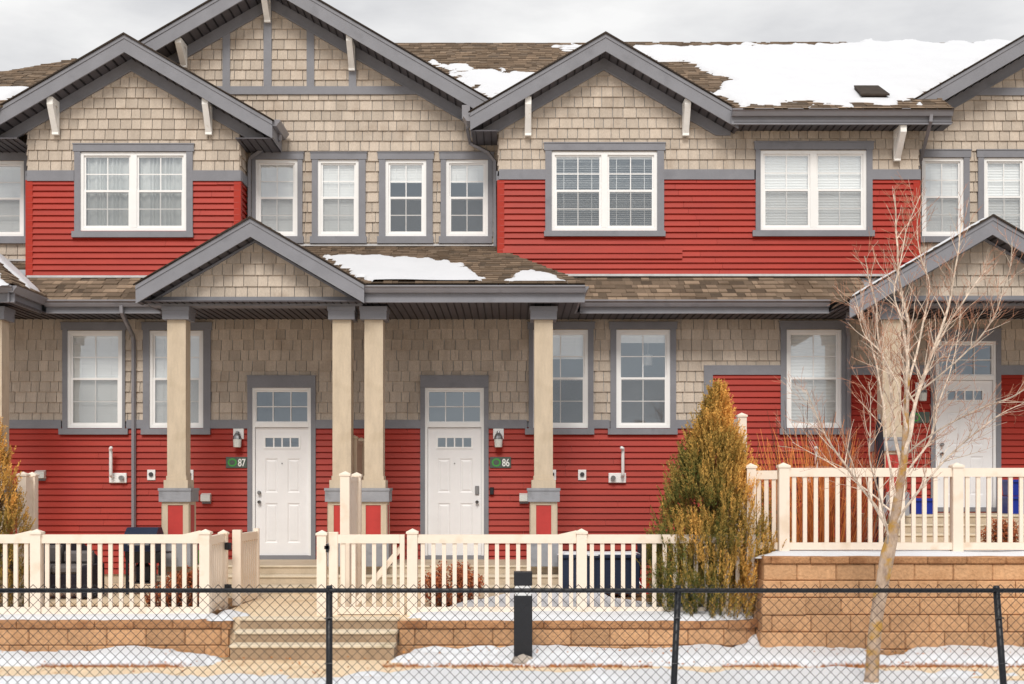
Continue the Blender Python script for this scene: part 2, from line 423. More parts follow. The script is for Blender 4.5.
# ---- trims
mb = MB()
def strip(r, fr, holes, pr=.044):
    for q in minus(r, holes):
        m_ = MB(); raised(m_, [(q[0],q[2]),(q[1],q[2]),(q[1],q[3]),(q[0],q[3])], fr, lambda u, v: pr, .5); m_.build('trim_band', M['trim'], B)
strip((xa, X(703.6,DG), band0, band1), front(0), outG)
strip((X(703.6,DG), xb, ub0, ub1), front(0), outG)
strip((X(703.6,DG), X(712.5,DG), band0, ub0), front(0), outG)
strip((X(28,DG), X(239.5,DG)+.03, Z(181.5,DG), Z(171,DG)), front(0), outG, .046)
strip((X(499,DG), X(918,DG)+.03, Z(180,DG), Z(170,DG)), front(0), outG, .046)
for xx, fn in ((X(239.5,DG), right_side), (X(28,DG), left_side), (X(918,DG), right_side), (X(499,DG), left_side)):
    strip((0.0, YR, Z(181,DG), Z(171,DG)), fn(xx), [], .044)
strip((X(160,DR), X(423,DR), Z(95,DR), Z(87,DR)), front(YR), [])
strip((X(gx,DR)-3.0, X(1200,DR), Z(96,DR), Z(88.5,DR)), front(YR), [])
for (a_, b_, yt) in ((264,272,8),(307,314.5,30),(349,356.5,53),(223,230.5,33)):
    strip((X(a_,DR), X(b_,DR), Z(87,DR), Z(yt,DR)), front(YR), [], .041)

# foundation
mb = MB()
mb.box(xa, X(708,DG), .006, .3, .3, fz-.002); mb.build('foundation', M['concrete'], B)

# ---- windows
def sash(mb, x0, x1, z0, z1, y0, y1, w):
    mb.box(x0, x1, y0, y1, z0, z0+w, .5); mb.box(x0, x1, y0, y1, z1-w, z1, .5)
    mb.box(x0, x0+w, y0, y1, z0+w, z1-w, .5); mb.box(x1-w, x1, y0, y1, z0+w, z1-w, .5)
def make_window(d, f, hd, sl, dbl, kind):
    Y = d-20; x0, x1, z0, z1 = f
    mb = MB(); w = .05
    sash(mb, x0, x1, z0, z1, Y-.022, Y+.07, w)
    cells = [(x0+w, x1-w)]
    if dbl:
        xm = (x0+x1)/2; mb.box(xm-.05, xm+.05, Y-.024, Y+.07, z0+w, z1-w, .5); cells = [(x0+w, xm-.05), (xm+.05, x1-w)]
    zm = z0+(z1-z0)*.5
    for (a, b) in cells:
        sash(mb, a+.001, b-.001, zm-.02, z1-w, Y+.006, Y+.035, .028)
        sash(mb, a+.001, b-.001, z0+w, zm+.026, Y-.010, Y+.018, .034)
    o = mb.build('window', M['white'], B)
    gl = MB(); gr = MB(); sc = MB()
    for (a, b) in cells:
        gl.poly([(a+.02,Y+.020,zm),(b-.02,Y+.020,zm),(b-.02,Y+.020,z1-w-.02),(a+.02,Y+.020,z1-w-.02)])
        gl.poly([(a+.02,Y+.004,z0+w+.02),(b-.02,Y+.004,z0+w+.02),(b-.02,Y+.004,zm),(a+.02,Y+.004,zm)])
        c = (a+b)/2
        for (q0, q1, yy) in ((zm+.006, z1-w-.02, .013), (z0+w+.03, zm-.006, -.003)):
            gr.box(c-.008, c+.008, Y+yy, Y+yy+.005, q0, q1, .5)
            h = (q0+q1)/2; gr.box(a+.03, b-.03, Y+yy-.001, Y+yy+.004, h-.008, h+.008, .5)
        sc.poly([(a+.03,Y-.006,z0+w+.03),(b-.03,Y-.006,z0+w+.03),(b-.03,Y-.006,zm-.005),(a+.03,Y-.006,zm-.005)])
    gl.build('pane', M['glass'], o); gr.build('grille', M['white'], o); sc.build('insect_screen', M['screen'], o)
    t = MB(); tw = max(.04, x0-hd[0]-.02) if hd[0] < x0 else .06
    t.box(hd[0], hd[1], Y-.056, Y+.01, hd[2], hd[3], .5)
    t.box(hd[0]-.01, hd[1]+.01, Y-.066, Y+.01, hd[3]-.001, hd[3]+.014, .5)
    t.box(hd[0]+.02, x0+.001, Y-.048, Y+.01, sl[3]+.001, hd[2], .5); t.box(x1-.001, hd[1]-.02, Y-.048, Y+.01, sl[3]+.001, hd[2], .5)
    t.build('surround', M['trim'], o)
    s = MB(); s.box(sl[0], sl[1], Y-.075, Y+.01, sl[2], sl[3], .5); s.build('sill', M['trim'], o)
    # room
    rm = MB(); e = .12; yb = Y+1.2
    P = lambda x, y, z: (x, y, z)
    a, b, c, dd = x0-e, x1+e, z0-e, z1+e
    rm.poly([P(a,yb,c),P(b,yb,c),P(b,yb,dd),P(a,yb,dd)]); rm.poly([P(a,Y+.075,c),P(a,yb,c),P(a,yb,dd),P(a,Y+.075,dd)])
    rm.poly([P(b,Y+.075,c),P(b,yb,c),P(b,yb,dd),P(b,Y+.075,dd)]); rm.poly([P(a,Y+.075,c),P(b,Y+.075,c),P(b,yb,c),P(a,yb,c)]); rm.poly([P(a,Y+.075,dd),P(b,Y+.075,dd),P(b,yb,dd),P(a,yb,dd)])
    rm.build('room', M['interior'], o)
    if kind in ('blind', 'open', 'short', 'low'):
        bl = MB(); H = z1-z0-.1
        frac = {'blind': 1, 'open': 1, 'short': .30, 'low': .12}[kind]
        ang = {'blind': 76, 'open': 22, 'short': 74, 'low': 74}[kind]
        for (a, b) in cells:
            z = z1-.07
            bl.box(a+.012, b-.012, Y+.042, Y+.08, z-.03, z+.02, .5); z -= .04
            stp = .026 if kind != 'open' else .034
            while z > z1-.07-H*frac+.05:
                da = ang+random.uniform(-4, 4); hw = .0155 if kind != 'open' else .016
                dy = hw*math.cos(R(da)); dz = hw*math.sin(R(da))
                bl.poly([(a+.004,Y+.06-dy,z-dz),(b-.004,Y+.06-dy,z-dz),(b-.004,Y+.06+dy,z+dz),(a+.004,Y+.06+dy,z+dz)])
                z -= stp
            for u in (.2, .8):
                xx = a+(b-a)*u; bl.box(xx-.004, xx+.004, Y+.0395, Y+.041, z, z1-.08, .5)
        bl.build('blind', M['blind'], o)
    elif kind == 'shade':
        bl = MB()
        for (a, b) in cells:
            n = 26
            for i in range(n):
                u0 = z0+.08+(z1-z0-.14)*i/n; u1 = z0+.08+(z1-z0-.14)*(i+1)/n; um = (u0+u1)/2
                bl.poly([(a+.02,Y+.056,u0),(b-.02,Y+.056,u0),(b-.02,Y+.064,um),(a+.02,Y+.064,um)]); bl.poly([(a+.02,Y+.064,um),(b-.02,Y+.064,um),(b-.02,Y+.056,u1),(a+.02,Y+.056,u1)])
        bl.build('cellular_shade', M['blind'], o)
    elif kind == 'curtain':
        bl = MB()
        for (a, b) in cells:
            n = 60; pts = []
            for i in range(n+1):
                u = a+(b-a)*i/n; pts.append((u, Y+.075+.02*math.sin(i*.9+math.sin(i*.31)*2)))
            for i in range(n):
                (u0, y0), (u1, y1) = pts[i], pts[i+1]
                bl.poly([(u0,y0,z0+.07),(u1,y1,z0+.07),(u1,y1,z1-.05),(u0,y0,z1-.05)], .5)
        bl.build('curtain', M['curtain'], o, smooth=True)
    if kind == 'low':     # pendant lamp hanging in the room
        lp = MB(); cxp = x0+(x1-x0)*.66; lp.lathe((cxp, Y+.55, z1-.52), [(.075,0),(.08,.01),(.08,.17),(.03,.19)], 16); lp.tube([(cxp,Y+.55,z1-.35),(cxp,Y+.55,z1+.1)], .006, 5)
        lp.build('pendant_lamp', M['blind'], o)
    return o
for w in WI: make_window(*w)

# ---- doors
def make_door(o_, s_, t_, hs, lv):
    oz = rect(DG, o_); sl = rect(DG, s_); tr = rect(DG, t_)
    fr = MB()
    hw = .185
    # grey surround
    g = MB(); tw = .075
    g.box(oz[0], oz[1], -.06, .02, oz[3]-hw, oz[3], .5); g.box(oz[0]-.01, oz[1]+.01, -.072, .02, oz[3]-.001, oz[3]+.014, .5)
    g.box(oz[0], oz[0]+tw, -.052, .02, oz[2], oz[3]-hw-.001, .5); g.box(oz[1]-tw, oz[1], -.052, .02, oz[2], oz[3]-hw-.001, .5)
    g.box(oz[0]+tw+.002, oz[1]-tw-.002, -.05, .12, oz[2]-.001, oz[2]+.065, .5)
    fx0, fx1 = oz[0]+tw-.004, oz[1]-tw+.004; fz0, fz1 = oz[2]+.066, oz[3]-hw+.004
    df = MB()
    df.box(fx0, fx0+.045, -.028, .1, fz0, fz1, .5); df.box(fx1-.045, fx1, -.028, .1, fz0, fz1, .5)
    df.box(fx0+.046, fx1-.046, -.03, .1, fz1-.045, fz1, .5)
    mz = sl[3]+.02
    df.box(fx0+.046, fx1-.046, -.03, .1, mz, mz+.07, .5)
    dfo = df.build('door_frame', M['white'], B); g.build('surround', M['trim'], dfo)
    # transom
    tm = MB(); a, b, c, d = fx0+.046, fx1-.046, mz+.071, fz1-.046
    sash(tm, a, b, c, d, -.01, .05, .022)
    for k in (1, 2): u = a+(b-a)*k/3; tm.box(u-.008, u+.008, .0, .02, c+.022, d-.022, .5)
    tm.box(a+.022, b-.022, .001, .019, (c+d)/2-.008, (c+d)/2+.008, .5)
    to = tm.build('transom_window', M['white'], B)
    gg = MB(); gg.poly([(a+.01,.024,c+.01),(b-.01,.024,c+.01),(b-.01,.024,d-.01),(a+.01,.024,d-.01)]); gg.build('pane', M['glass'], to)
    # hall behind
    rm = MB(); yb = 1.5; q = (oz[0]+.02, oz[1]-.02, oz[2], oz[3]-.05)
    rm.poly([(q[0],yb,q[2]),(q[1],yb,q[2]),(q[1],yb,q[3]),(q[0],yb,q[3])]); rm.poly([(q[0],.11,q[2]),(q[0],yb,q[2]),(q[0],yb,q[3]),(q[0],.11,q[3])])
    rm.poly([(q[1],.11,q[2]),(q[1],yb,q[2]),(q[1],yb,q[3]),(q[1],.11,q[3])]); rm.poly([(q[0],.11,q[3]),(q[1],.11,q[3]),(q[1],yb,q[3]),(q[0],yb,q[3])]); rm.poly([(q[0],.11,q[2]),(q[1],.11,q[2]),(q[1],yb,q[2]),(q[0],yb,q[2])])
    rm.build('hallway', M['interior'], to)
    # slab with glazed opening and embossed panels
    x0, x1, z0, z1 = fx0+.05, fx1-.05, fz0+.002, mz-.004
    W = x1-x0; ys = .012
    lx0, lx1, lz0, lz1 = x0+W*.165, x1-W*.165, z1-.33, z1-.15
    db = MB(); hol = (lx0, lx1, lz0, lz1)
    pan = []
    for (u0, u1) in ((.18,.42),(.60,.84)):
        pan.append((x0+W*u0, x0+W*u1, z1-1.05, z1-.5)); pan.append((x0+W*u0, x0+W*u1, z0+.2, z1-1.22))
    for r in minus((x0, x1, z0, z1), [hol]+pan): db.box(r[0], r[1], ys, ys+.045, r[2], r[3], .5)
    for p in pan:
        a, b, c, d = p; i = .022; dp = .012
        P = [(a,c),(b,c),(b,d),(a,d)]; Q = [(a+i,c+i),(b-i,c+i),(b-i,d-i),(a+i,d-i)]
        for k in range(4):
            k2 = (k+1) % 4; db.poly([(P[k][0],ys,P[k][1]),(P[k2][0],ys,P[k2][1]),(Q[k2][0],ys+dp,Q[k2][1]),(Q[k][0],ys+dp,Q[k][1])], .5)
        i2 = .05; S = [(a+i2,c+i2),(b-i2,c+i2),(b-i2,d-i2),(a+i2,d-i2)]
        for k in range(4):
            k2 = (k+1) % 4; db.poly([(Q[k][0],ys+dp,Q[k][1]),(Q[k2][0],ys+dp,Q[k2][1]),(S[k2][0],ys+.003,S[k2][1]),(S[k][0],ys+.003,S[k][1])], .5)
        db.poly([(s[0],ys+.003,s[1]) for s in S], .5)
    do = db.build('door', M['door'], B)
    wf = MB(); sash(wf, lx0-.012, lx1+.012, lz0-.012, lz1+.012, ys-.012, ys+.03, .03)
    n = 4; iw = (lx1-lx0-.036)/n
    for k in range(1, n): u = lx0+.018+iw*k; wf.box(u-.011, u+.011, ys-.008, ys+.02, lz0+.018, lz1-.018, .5)
    wf.build('light_frame', M['white'], do)
    pn = MB(); pn.poly([(lx0,ys+.012,lz0),(lx1,ys+.012,lz0),(lx1,ys+.012,lz1),(lx0,ys+.012,lz1)]); pn.build('light_pane', M['glass'], do)
    hx = x0+.065 if hs < 0 else x1-.065
    k = MB()
    def knob(mb, zc, r):
        ring = [(r*.9,0),(r*.9,-.01),(r*.45,-.014),(r*.45,-.03),(r,-.04),(r,-.055),(r*.6,-.065)]
        base = len(mb.v); n = 14
        for (rr, yy) in ring:
            for j in range(n):
                a = 2*math.pi*j/n; mb.v.append((hx+rr*math.cos(a), ys+yy, zc+rr*math.sin(a)))
        for i in range(len(ring)-1):
            for j in range(n):
                a = base+i*n+j; b = base+i*n+(j+1) % n; mb.f.append((a, a+n, b+n, b)); mb.t.append(.5)
        mb.f.append(tuple(base+(len(ring)-1)*n+j for j in range(n))); mb.t.append(.5)
    knob(k, z0+.86, .028); k.build('knob', M['metal'], do, smooth=True)
    k = MB()
    if hs < 0: knob(k, z0+1.01, .03)
    else: k.box(hx-.032, hx+.032, ys-.03, ys, z0+.98, z0+1.12, .5, ch=.008)
    k.build('deadbolt', M['metal'], do)
    k = MB(); k.lathe((0,0,0), [(.012,0),(.012,.01)], 10)
    k.v = [((x0+x1)/2+a, ys-c, z1-.58+b) for a, b, c in k.v]; k.build('peephole', M['metal'], do)
    return do
for dd in DOORS: make_door(*dd, 0)

# ---- roofs
def roof_plane(poly, zf, along, up, mb, exp=.135):
    """poly in plan (convex), zf(x,y) height; along/up = plan unit vectors (eave direction, up-slope)"""
    ax = Vector((along[0], along[1])); u_ = Vector((up[0], up[1]))
    uv = ccw([(Vector(p).dot(ax), Vector(p).dot(u_)) for p in poly])
    a, b, c, d = bounds(uv)
    def P(u, v, h):
        q = ax*u+u_*v; return (q.x, q.y, zf(q.x, q.y)+h)
    mb.poly([P(u, v, -.004) for u, v in uv], .3)
    v = c-.0
    while v < d:
        u = a-random.random()*.3
        while u < b:
            w = random.choice((.09,.13,.17,.24)); th = random.choice((.008,.024,.028))
            q = clip([(u+.002,v),(u+w-.002,v),(u+w-.002,v+exp),(u+.002,v+exp)], uv)
            if q:
                t = random.random()*(.75 if th > .01 else .5)+(.25 if th > .01 else 0)
                top = [P(x, y, th*max(.15, 1-(y-v)/exp)+.002) for x, y in q]; bot = [P(x, y, -.004) for x, y in q]
                mb.poly(top, t)
                for i in range(len(q)):
                    j = (i+1) % len(q); mb.poly([top[i], bot[i], bot[j], top[j]], t*.4)  # tab edges toned darker, painting shadow lines below each course
            u += w
        v += exp
rf = MB(); PX = (1,0); UP = (0,1)
zM = lambda x, y: 8.0+.583*(y+.57)
zS = lambda x, y: 4.95+.64*(y+.8)
zC = lambda x, y: 5.042+.4*(y+2.03)
for poly in ([(-.24,-.13),(1.48,1.59),(1.48,4.05),(-3.985,4.05),(-3.985,3.615)],
             [(3.62,-.57),(6.48,-.57),(6.48,4.05),(1.48,4.05),(1.48,1.59)],
             [(6.48,-.57),(6.93,-.57),(6.93,.435),(6.48,0)],
             [(6.48,0),(10.11,3.615),(10.11,4.05),(6.48,4.05)],
             [(-8.2,-.57),(-11.3,-.57),(-6.68,4.05),(-3.985,4.05),(-3.985,3.6)]):
    roof_plane(poly, zM, PX, UP, rf)
rf.poly([(10.11,4.05,zM(0,4.05)),(12.2,4.05,zM(0,4.05)),(12.2,1.6,zM(0,1.6)),(10.11,3.6,zM(0,3.6))], .5)
rf.poly([(-6.68,4.05,zM(0,4.05)),(12.2,4.05,zM(0,4.05)),(12.2,9.3,zM(0,-1.2)),(-11.3,9.3,zM(0,-1.2))], .5)
rf.poly([(-6.68,4.05,zM(0,4.05)),(-11.3,9.3,zM(0,-1.2)),(-11.3,-.57,zM(0,-.57))], .5)
rf.build('main_roof', M['roof'], B)
def PRF(*a):
    m_ = MB(); roof_plane(*a, m_); m_.build('porch_roof', M['roof'], B)
PRF([(-8.3,-.8),(-4.3,-.8),(-4.3,.5),(-8.3,.5)], zS, PX, UP)
PRF([(1.06,-.8),(5.6,-.8),(5.6,0),(.3,0),(1.06,-.7)], zS, PX, UP)
PRF([(5.3,0),(6.9,0),(6.9,.5),(5.3,.5)], zS, PX, UP)
PRF([(-2.14,-2.03),(1.06,-2.03),(-.065,0),(-3.6,0)], zC, PX, UP)
PRF([(-3.6,0),(-.21,0),(-.21,.5),(-4.4,.5)], zC, PX, UP)
PRF([(1.06,-2.03),(1.06,-.66),(.46,0),(-.065,0)], lambda x, y: 5.042+.72*(1.06-x), (0,1), (-1,0))
PRF([(-7.25,-2.03),(-10.3,-2.03),(-10.3,0),(-8.375,0)], zC, PX, UP)
PRF([(-7.25,-2.03),(-7.25,-.66),(-8.35,.5),(-8.65,.5)], lambda x, y: 5.042+.72*(-7.25-x), (0,1), (1,0) and (-1,0))
PRF([(9.03,-2.03),(11.5,-2.03),(11.5,.5),(10.3,.5)], zC, PX, UP)

def gable(name, Yf, xa_, za_, hl, hr, slope, Yw, backs, rake_h=.285, frieze=.2, bottom_z=-99):
    """roof slopes, rake boards, soffits, friezes of one front-facing gable; backs = (poly_left, poly_right)"""
    zf = lambda x, y: za_-slope*abs(x-xa_)
    r = MB()
    roof_plane(backs[0], zf, (0,1), (1,0), r); roof_plane(backs[1], zf, (0,1), (-1,0), r)
    ro = r.build(name, M['roof'], B)
    k = MB(); e = MB(); so = MB(); gr = MB(); fz_ = MB()
    for s, hw in ((-1, hl), (1, hr)):
        x1 = xa_+s*hw; z1 = za_-slope*hw
        k.prism([(xa_,Yf,za_-.012),(x1,Yf,z1-.012),(x1,Yf,z1-rake_h),(xa_,Yf,za_-rake_h)], (0,.03,0), .5)
        k.prism([(xa_,Yf-.012,za_-.012),(x1,Yf-.012,z1-.012),(x1,Yf-.012,z1-.07),(xa_,Yf-.012,za_-.07)], (0,.011,0), .5)
        e.prism([(xa_,Yf-.035,za_+.018),(x1+s*.03,Yf-.035,z1+.001),(x1+s*.03,Yf-.035,z1-.011),(xa_,Yf-.035,za_-.011)], (0,.06,0), .3)
        b = -rake_h+.02
        so.prism([(xa_,Yf+.031,za_+b),(x1,Yf+.031,z1+b),(x1,Yf+.031,z1+b+.012),(xa_,Yf+.031,za_+b+.012)], (0,Yw-Yf-.03,0), 0)
        n = int(hw*math.hypot(1,slope)/.15)
        for i in range(n):
            u = (i+.5)/n*hw; w = .018
            so.prism([(xa_+s*u,Yf+.04,za_-slope*u+b-.001),(xa_+s*(u+w),Yf+.04,za_-slope*(u+w)+b-.001),(xa_+s*(u+w),Yf+.04,za_-slope*(u+w)+b-.014),(xa_+s*u,Yf+.04,za_-slope*u+b-.014)], (0,Yw-Yf-.1,0), 1)
        if frieze > 0:
            hw2 = hw-.06
            cl = [(-99,bottom_z),(99,bottom_z),(99,99),(-99,99)]
            for (o1, o2, yy, th) in ((-.002, -frieze, .04, .038), (-frieze+.03, -frieze, .055, .014)):
                q = clip([(xa_,za_+b+o1),(xa_+s*hw2,za_-slope*hw2+b+o1),(xa_+s*hw2,za_-slope*hw2+b+o2),(xa_,za_+b+o2)], cl)
                if q: fz_.prism([(u,Yw-yy,v) for u, v in q], (0,th,0), .5)
    k.build('rake_board', M['trim'], ro); e.build('shingle_edge', M['edge'], ro); so.build('soffit', M['soffit'], ro);
    if frieze > 0: fz_.build('frieze_board', M['trim'], ro)
    return ro
gable('center_gable_roof', 0.0, -3.985, 10.44, 3.63, 3.63, .583, YR, ([(-3.985,0),(-7.62,0),(-7.62,.1),(-3.985,3.7)],[(-3.985,0),(-.355,0),(-.355,.1),(-3.985,3.7)]), rake_h=.29)
gable('center_gable_roof', 0.0, 10.11, 10.44, 3.63, 2.0, .583, YR, ([(10.11,0),(6.48,0),(6.48,.1),(10.11,3.7)],[(10.11,0),(12.1,0),(12.1,1.7),(10.11,3.7)]), rake_h=.29)
gable('bay_gable_roof', -.4, -6.13, 9.245, 2.34, 2.34, .583, 0, ([(-6.13,-.4),(-8.47,-.4),(-8.47,.5),(-6.13,1.6)],[(-6.13,-.4),(-3.79,-.4),(-3.79,.5),(-6.13,.5)]), bottom_z=7.622)
gable('bay_gable_roof', -.4, 1.48, 9.26, 2.14, 2.10, .583, 0, ([(1.48,-.4),(-.66,-.4),(-.66,.2),(1.48,1.7)],[(1.48,-.4),(3.58,-.4),(3.62,-.3),(1.48,1.7)]), bottom_z=7.742)
PGZ = 5.985
gable('porch_gable_roof', -2.05, -3.79, PGZ, 1.66, 1.65, .583, PGY, ([(-3.79,-2.05),(-5.45,-2.05),(-5.45,-.75),(-4.27,.5),(-3.79,.5)],[(-3.79,-2.05),(-2.14,-2.05),(-2.14,-1.98),(-3.79,.5)]), rake_h=.275, frieze=.045)
gable('porch_gable_roof', -2.05, 6.96, PGZ+.03, 2.07, 2.07, .583, PGY, ([(6.96,-2.05),(4.89,-2.05),(4.89,-1.0),(6.3,.5),(6.96,.5)],[(6.96,-2.05),(9.03,-2.05),(9.03,-1.98),(6.96,.5)]), rake_h=.275, frieze=.045)
# beams under porch gables
mb = MB()
mb.box(X(150,DPG), X(362,DPG), PGY-.03, PGY+.25, Z(306,DPG), Z(297,DPG)); mb.build('porch_beam', M['trim'], B)
mb = MB(); mb.box(X(862,DPG), 8.6, PGY-.03, PGY+.25, Z(306,DPG), Z(296,DPG))
mb.build('porch_beam', M['trim'], B)
# horizontal soffits / ceilings
def ribbed(_a, _b, x0, x1, y0, y1, z, alongx=True, step=.12):
    mb = MB(); gb = MB()
    mb.box(x0, x1, y0, y1, z, z+.02, 0)
    n = int((x1-x0)/step)
    for i in range(n):
        u = x0+(i+.5)*step
        mb.box(u, u+.014, y0+.01, y1-.01, z-.010, z-.001, 1)
    mb.build('eave_soffit', M['soffit'], B)
mb = MB(); gb = MB()
ribbed(mb, gb, 3.5, 6.95, -.45, -.003, Z(131,20))
ribbed(mb, gb, -4.38, -3.8, -.36, .45, 7.60)           # left bay eave return
ribbed(mb, gb, -8.46, -7.84, -.36, .45, 7.60)
ribbed(mb, gb, -.64, -.24, -.36, .45, 7.72)
ribbed(mb, gb, -5.43, 1.0, -1.92, -.003, 4.79, step=.11)
ribbed(mb, gb, -7.9, -5.431, -.70, -.003, 4.792)
ribbed(mb, gb, 1.001, 5.2, -.70, -.003, 4.792)
ribbed(mb, gb, 4.95, 11.5, -1.92, -.003, 4.797, step=.11)
ribbed(mb, gb, -10.3, -7.28, -1.92, -.003, 4.797, step=.11)
# fascia + gutters
def gutter_x(x0, x1, yb, zt, fz0):
    """K-style gutter along X; yb = fascia plane, gutter projects to yb-.12"""
    g = MB()
    pr = [(yb, zt-.1),(yb-.06, zt-.1),(yb-.085, zt-.06),(yb-.095, zt-.035),(yb-.12, zt-.02),(yb-.12, zt),(yb-.108, zt),(yb-.105, zt-.015),(yb-.075, zt-.05),(yb-.055, zt-.09),(yb, zt-.09)]
    n = len(g.v)
    for xx in (x0, x1):
        for (y, z) in pr: g.v.append((xx, y, z))
    k = len(pr)
    for i in range(k):
        j = (i+1) % k; g.f.append((n+i, n+j, n+k+j, n+k+i)); g.t.append(.5)
    for xx in (x0+.001, x1-.001): g.poly([(xx,yb,zt-.1),(xx,yb-.06,zt-.1),(xx,yb-.12,zt-.02),(xx,yb-.12,zt),(xx,yb,zt)], .5)
    go = g.build('gutter', M['gutter'], B)
    f = MB(); f.box(x0, x1, yb+.001, yb+.03, fz0, zt-.005, .5); f.box(x0, x1, yb-.010, yb+.0005, fz0, fz0+.022, .5)
    f.build('fascia', M['trim'], go)
gutter_x(X(732,19.5), 6.93, -.45, 8.02, 7.80)
gutter_x(X(364,18), 1.06, -1.93, 5.01, 4.775)
gutter_x(-7.25, -5.47, -.70, 4.985, 4.785)
gutter_x(1.06, 4.93, -.70, 4.985, 4.785)
gutter_x(-10.3, -7.25, -1.93, 5.01, 4.775)
gutter_x(9.05, 11.5, -1.93, 5.01, 4.775)
def gutter_y(x, s, y0, y1, zt, fz0):
    """gutter along Y on fascia plane x, projecting towards s"""
    g = MB()
    pr = [(x, zt-.1),(x+s*.06, zt-.1),(x+s*.085, zt-.06),(x+s*.12, zt-.02),(x+s*.12, zt),(x, zt)]
    g.prism([(a, y0, z) for a, z in pr], (0, y1-y0, 0), .5)
    go = g.build('gutter', M['gutter'], B)
    f = MB(); f.box(x-s*.03, x-s*.001, y0+.03, y1, fz0, zt-.005, .5); f.build('fascia', M['trim'], go)
gutter_y(1.0, 1, -1.93, -.72, 5.01, 4.78)
gutter_y(-7.31, 1, -2.0, -.72, 5.01, 4.78)
gutter_y(-3.79, 1, -.37, .42, 7.90, 7.60)
gutter_y(-.66, -1, -.37, .0, 7.98, 7.72)
gutter_y(-8.47, -1, -.37, .42, 7.90, 7.60)
# downspouts
def downspout(pts, w=.036):
    g = MB()
    g.tube(pts, w, 4, .5); return g.build('downspout', M['gutter'], B)
downspout([(X(121.5,19.25),-.76,4.9),(X(121.8,19.25),-.76,4.8),(X(125,19.4),-.55,4.68),(X(134.5,DG),-.09,4.52),(X(135,DG),-.07,4.4),(X(135,DG),-.07,.72),(X(135,DG),-.25,.62)])
downspout([(X(847.5,19.25),-.76,4.9),(X(847.5,19.25),-.76,4.75),(X(847.7,19.8),-.2,4.6),(X(847.7,DG),-.07,4.5),(X(847.7,DG),-.07,1.4)])
downspout([(-3.76,.1,7.84),(-3.76,.1,7.72),(X(262,20.4),.36,7.62),(X(248.5,20.3),.43,7.5),(X(247.5,20.3),.43,7.4),(X(247.5,20.3),.43,6.0)])
downspout([(X(466,20),.05,8.2),(X(467,20),.1,7.9),(X(470,20.4),.42,7.75),(X(488,20.4),.44,7.6),(X(495,20.4),.44,7.45),(X(495.5,20.4),.44,6.0)])
g = MB(); g.box(X(462,20), X(470,20), -.02, .16, 8.02, 8.24); g.build('rain_hopper', M['gutter'], B)
downspout([(X(931,19.5),-.5,7.95),(X(931,19.5),-.5,7.85),(X(921,20.3),.3,7.45),(X(919.8,20.3),.4,7.35),(X(919.8,20.3),.41,6.2)])
# brackets
def bracket(x, yb, yt, Yw, Yf, w=.095, top=None):
    """triangular knee brace; foot on wall at yb (px on wall plane), tip under soffit at depth Yf"""
    dw = 20+Yw; df = 20+Yf
    zb = Z(yb, dw); zt = Z(yt, df)
    g = MB()
    g.prism([(x-w/2,Yw-.05,zb),(x-w/2,Yw-.10,zb),(x-w/2,Yf+.0,zt-.12),(x-w/2,Yf+.0,zt),(x-w/2,Yf+.05,zt),(x-w/2,Yw-.05,zb+.14)], (w,0,0), .5)
    g.prism([(x-w/2-.004,Yw-.05,zb-.02),(x-w/2-.004,Yw-.11,zb-.02),(x-w/2-.004,Yw-.11,zt-.0),(x-w/2-.004,Yw-.05,zt-.0)], (w+.008,0,0), .5)
    g.prism([(x-w/2-.003,Yw-.05,zt-.10),(x-w/2-.003,Yf+.03,zt-.10),(x-w/2-.003,Yf+.03,zt-.003),(x-w/2-.003,Yw-.05,zt-.003)], (w+.006,0,0), .5)
    g.build('eave_bracket', M['bracket'], B)
bracket(X(57.5,20), 135, 96.5, 0, -.34); bracket(X(210,20), 135, 96.5, 0, -.34)
bracket(X(528,20), 136, 96.5, 0, -.34); bracket(X(685,20), 136, 96.5, 0, -.34)
bracket(X(185,20.5), 68, 35, YR, .06); bracket(X(352.5,20.5), 71, 33, YR, .06); bracket(X(268.5,20.5), 23, -13, YR, .06)
bracket(X(895.5,20), 161, 124, 0, -.42)
# roof vent
g = MB(); xv = X(873,19.9); yv = .12
xv = X(873,20.0)
g.prism([(xv-.2,yv-.2,zM(0,yv-.2)),(xv+.2,yv-.2,zM(0,yv-.2)),(xv+.2,yv+.25,zM(0,yv+.25)),(xv-.2,yv+.25,zM(0,yv+.25))], (0,0,.10), .3)
g.prism([(xv-.23,yv-.25,zM(0,yv-.25)+.10),(xv+.23,yv-.25,zM(0,yv-.25)+.10),(xv+.2,yv+.27,zM(0,yv+.27)+.10),(xv-.2,yv+.27,zM(0,yv+.27)+.10)], (0,0,.03), .7)
g.build('roof_vent', M['edge'], B)

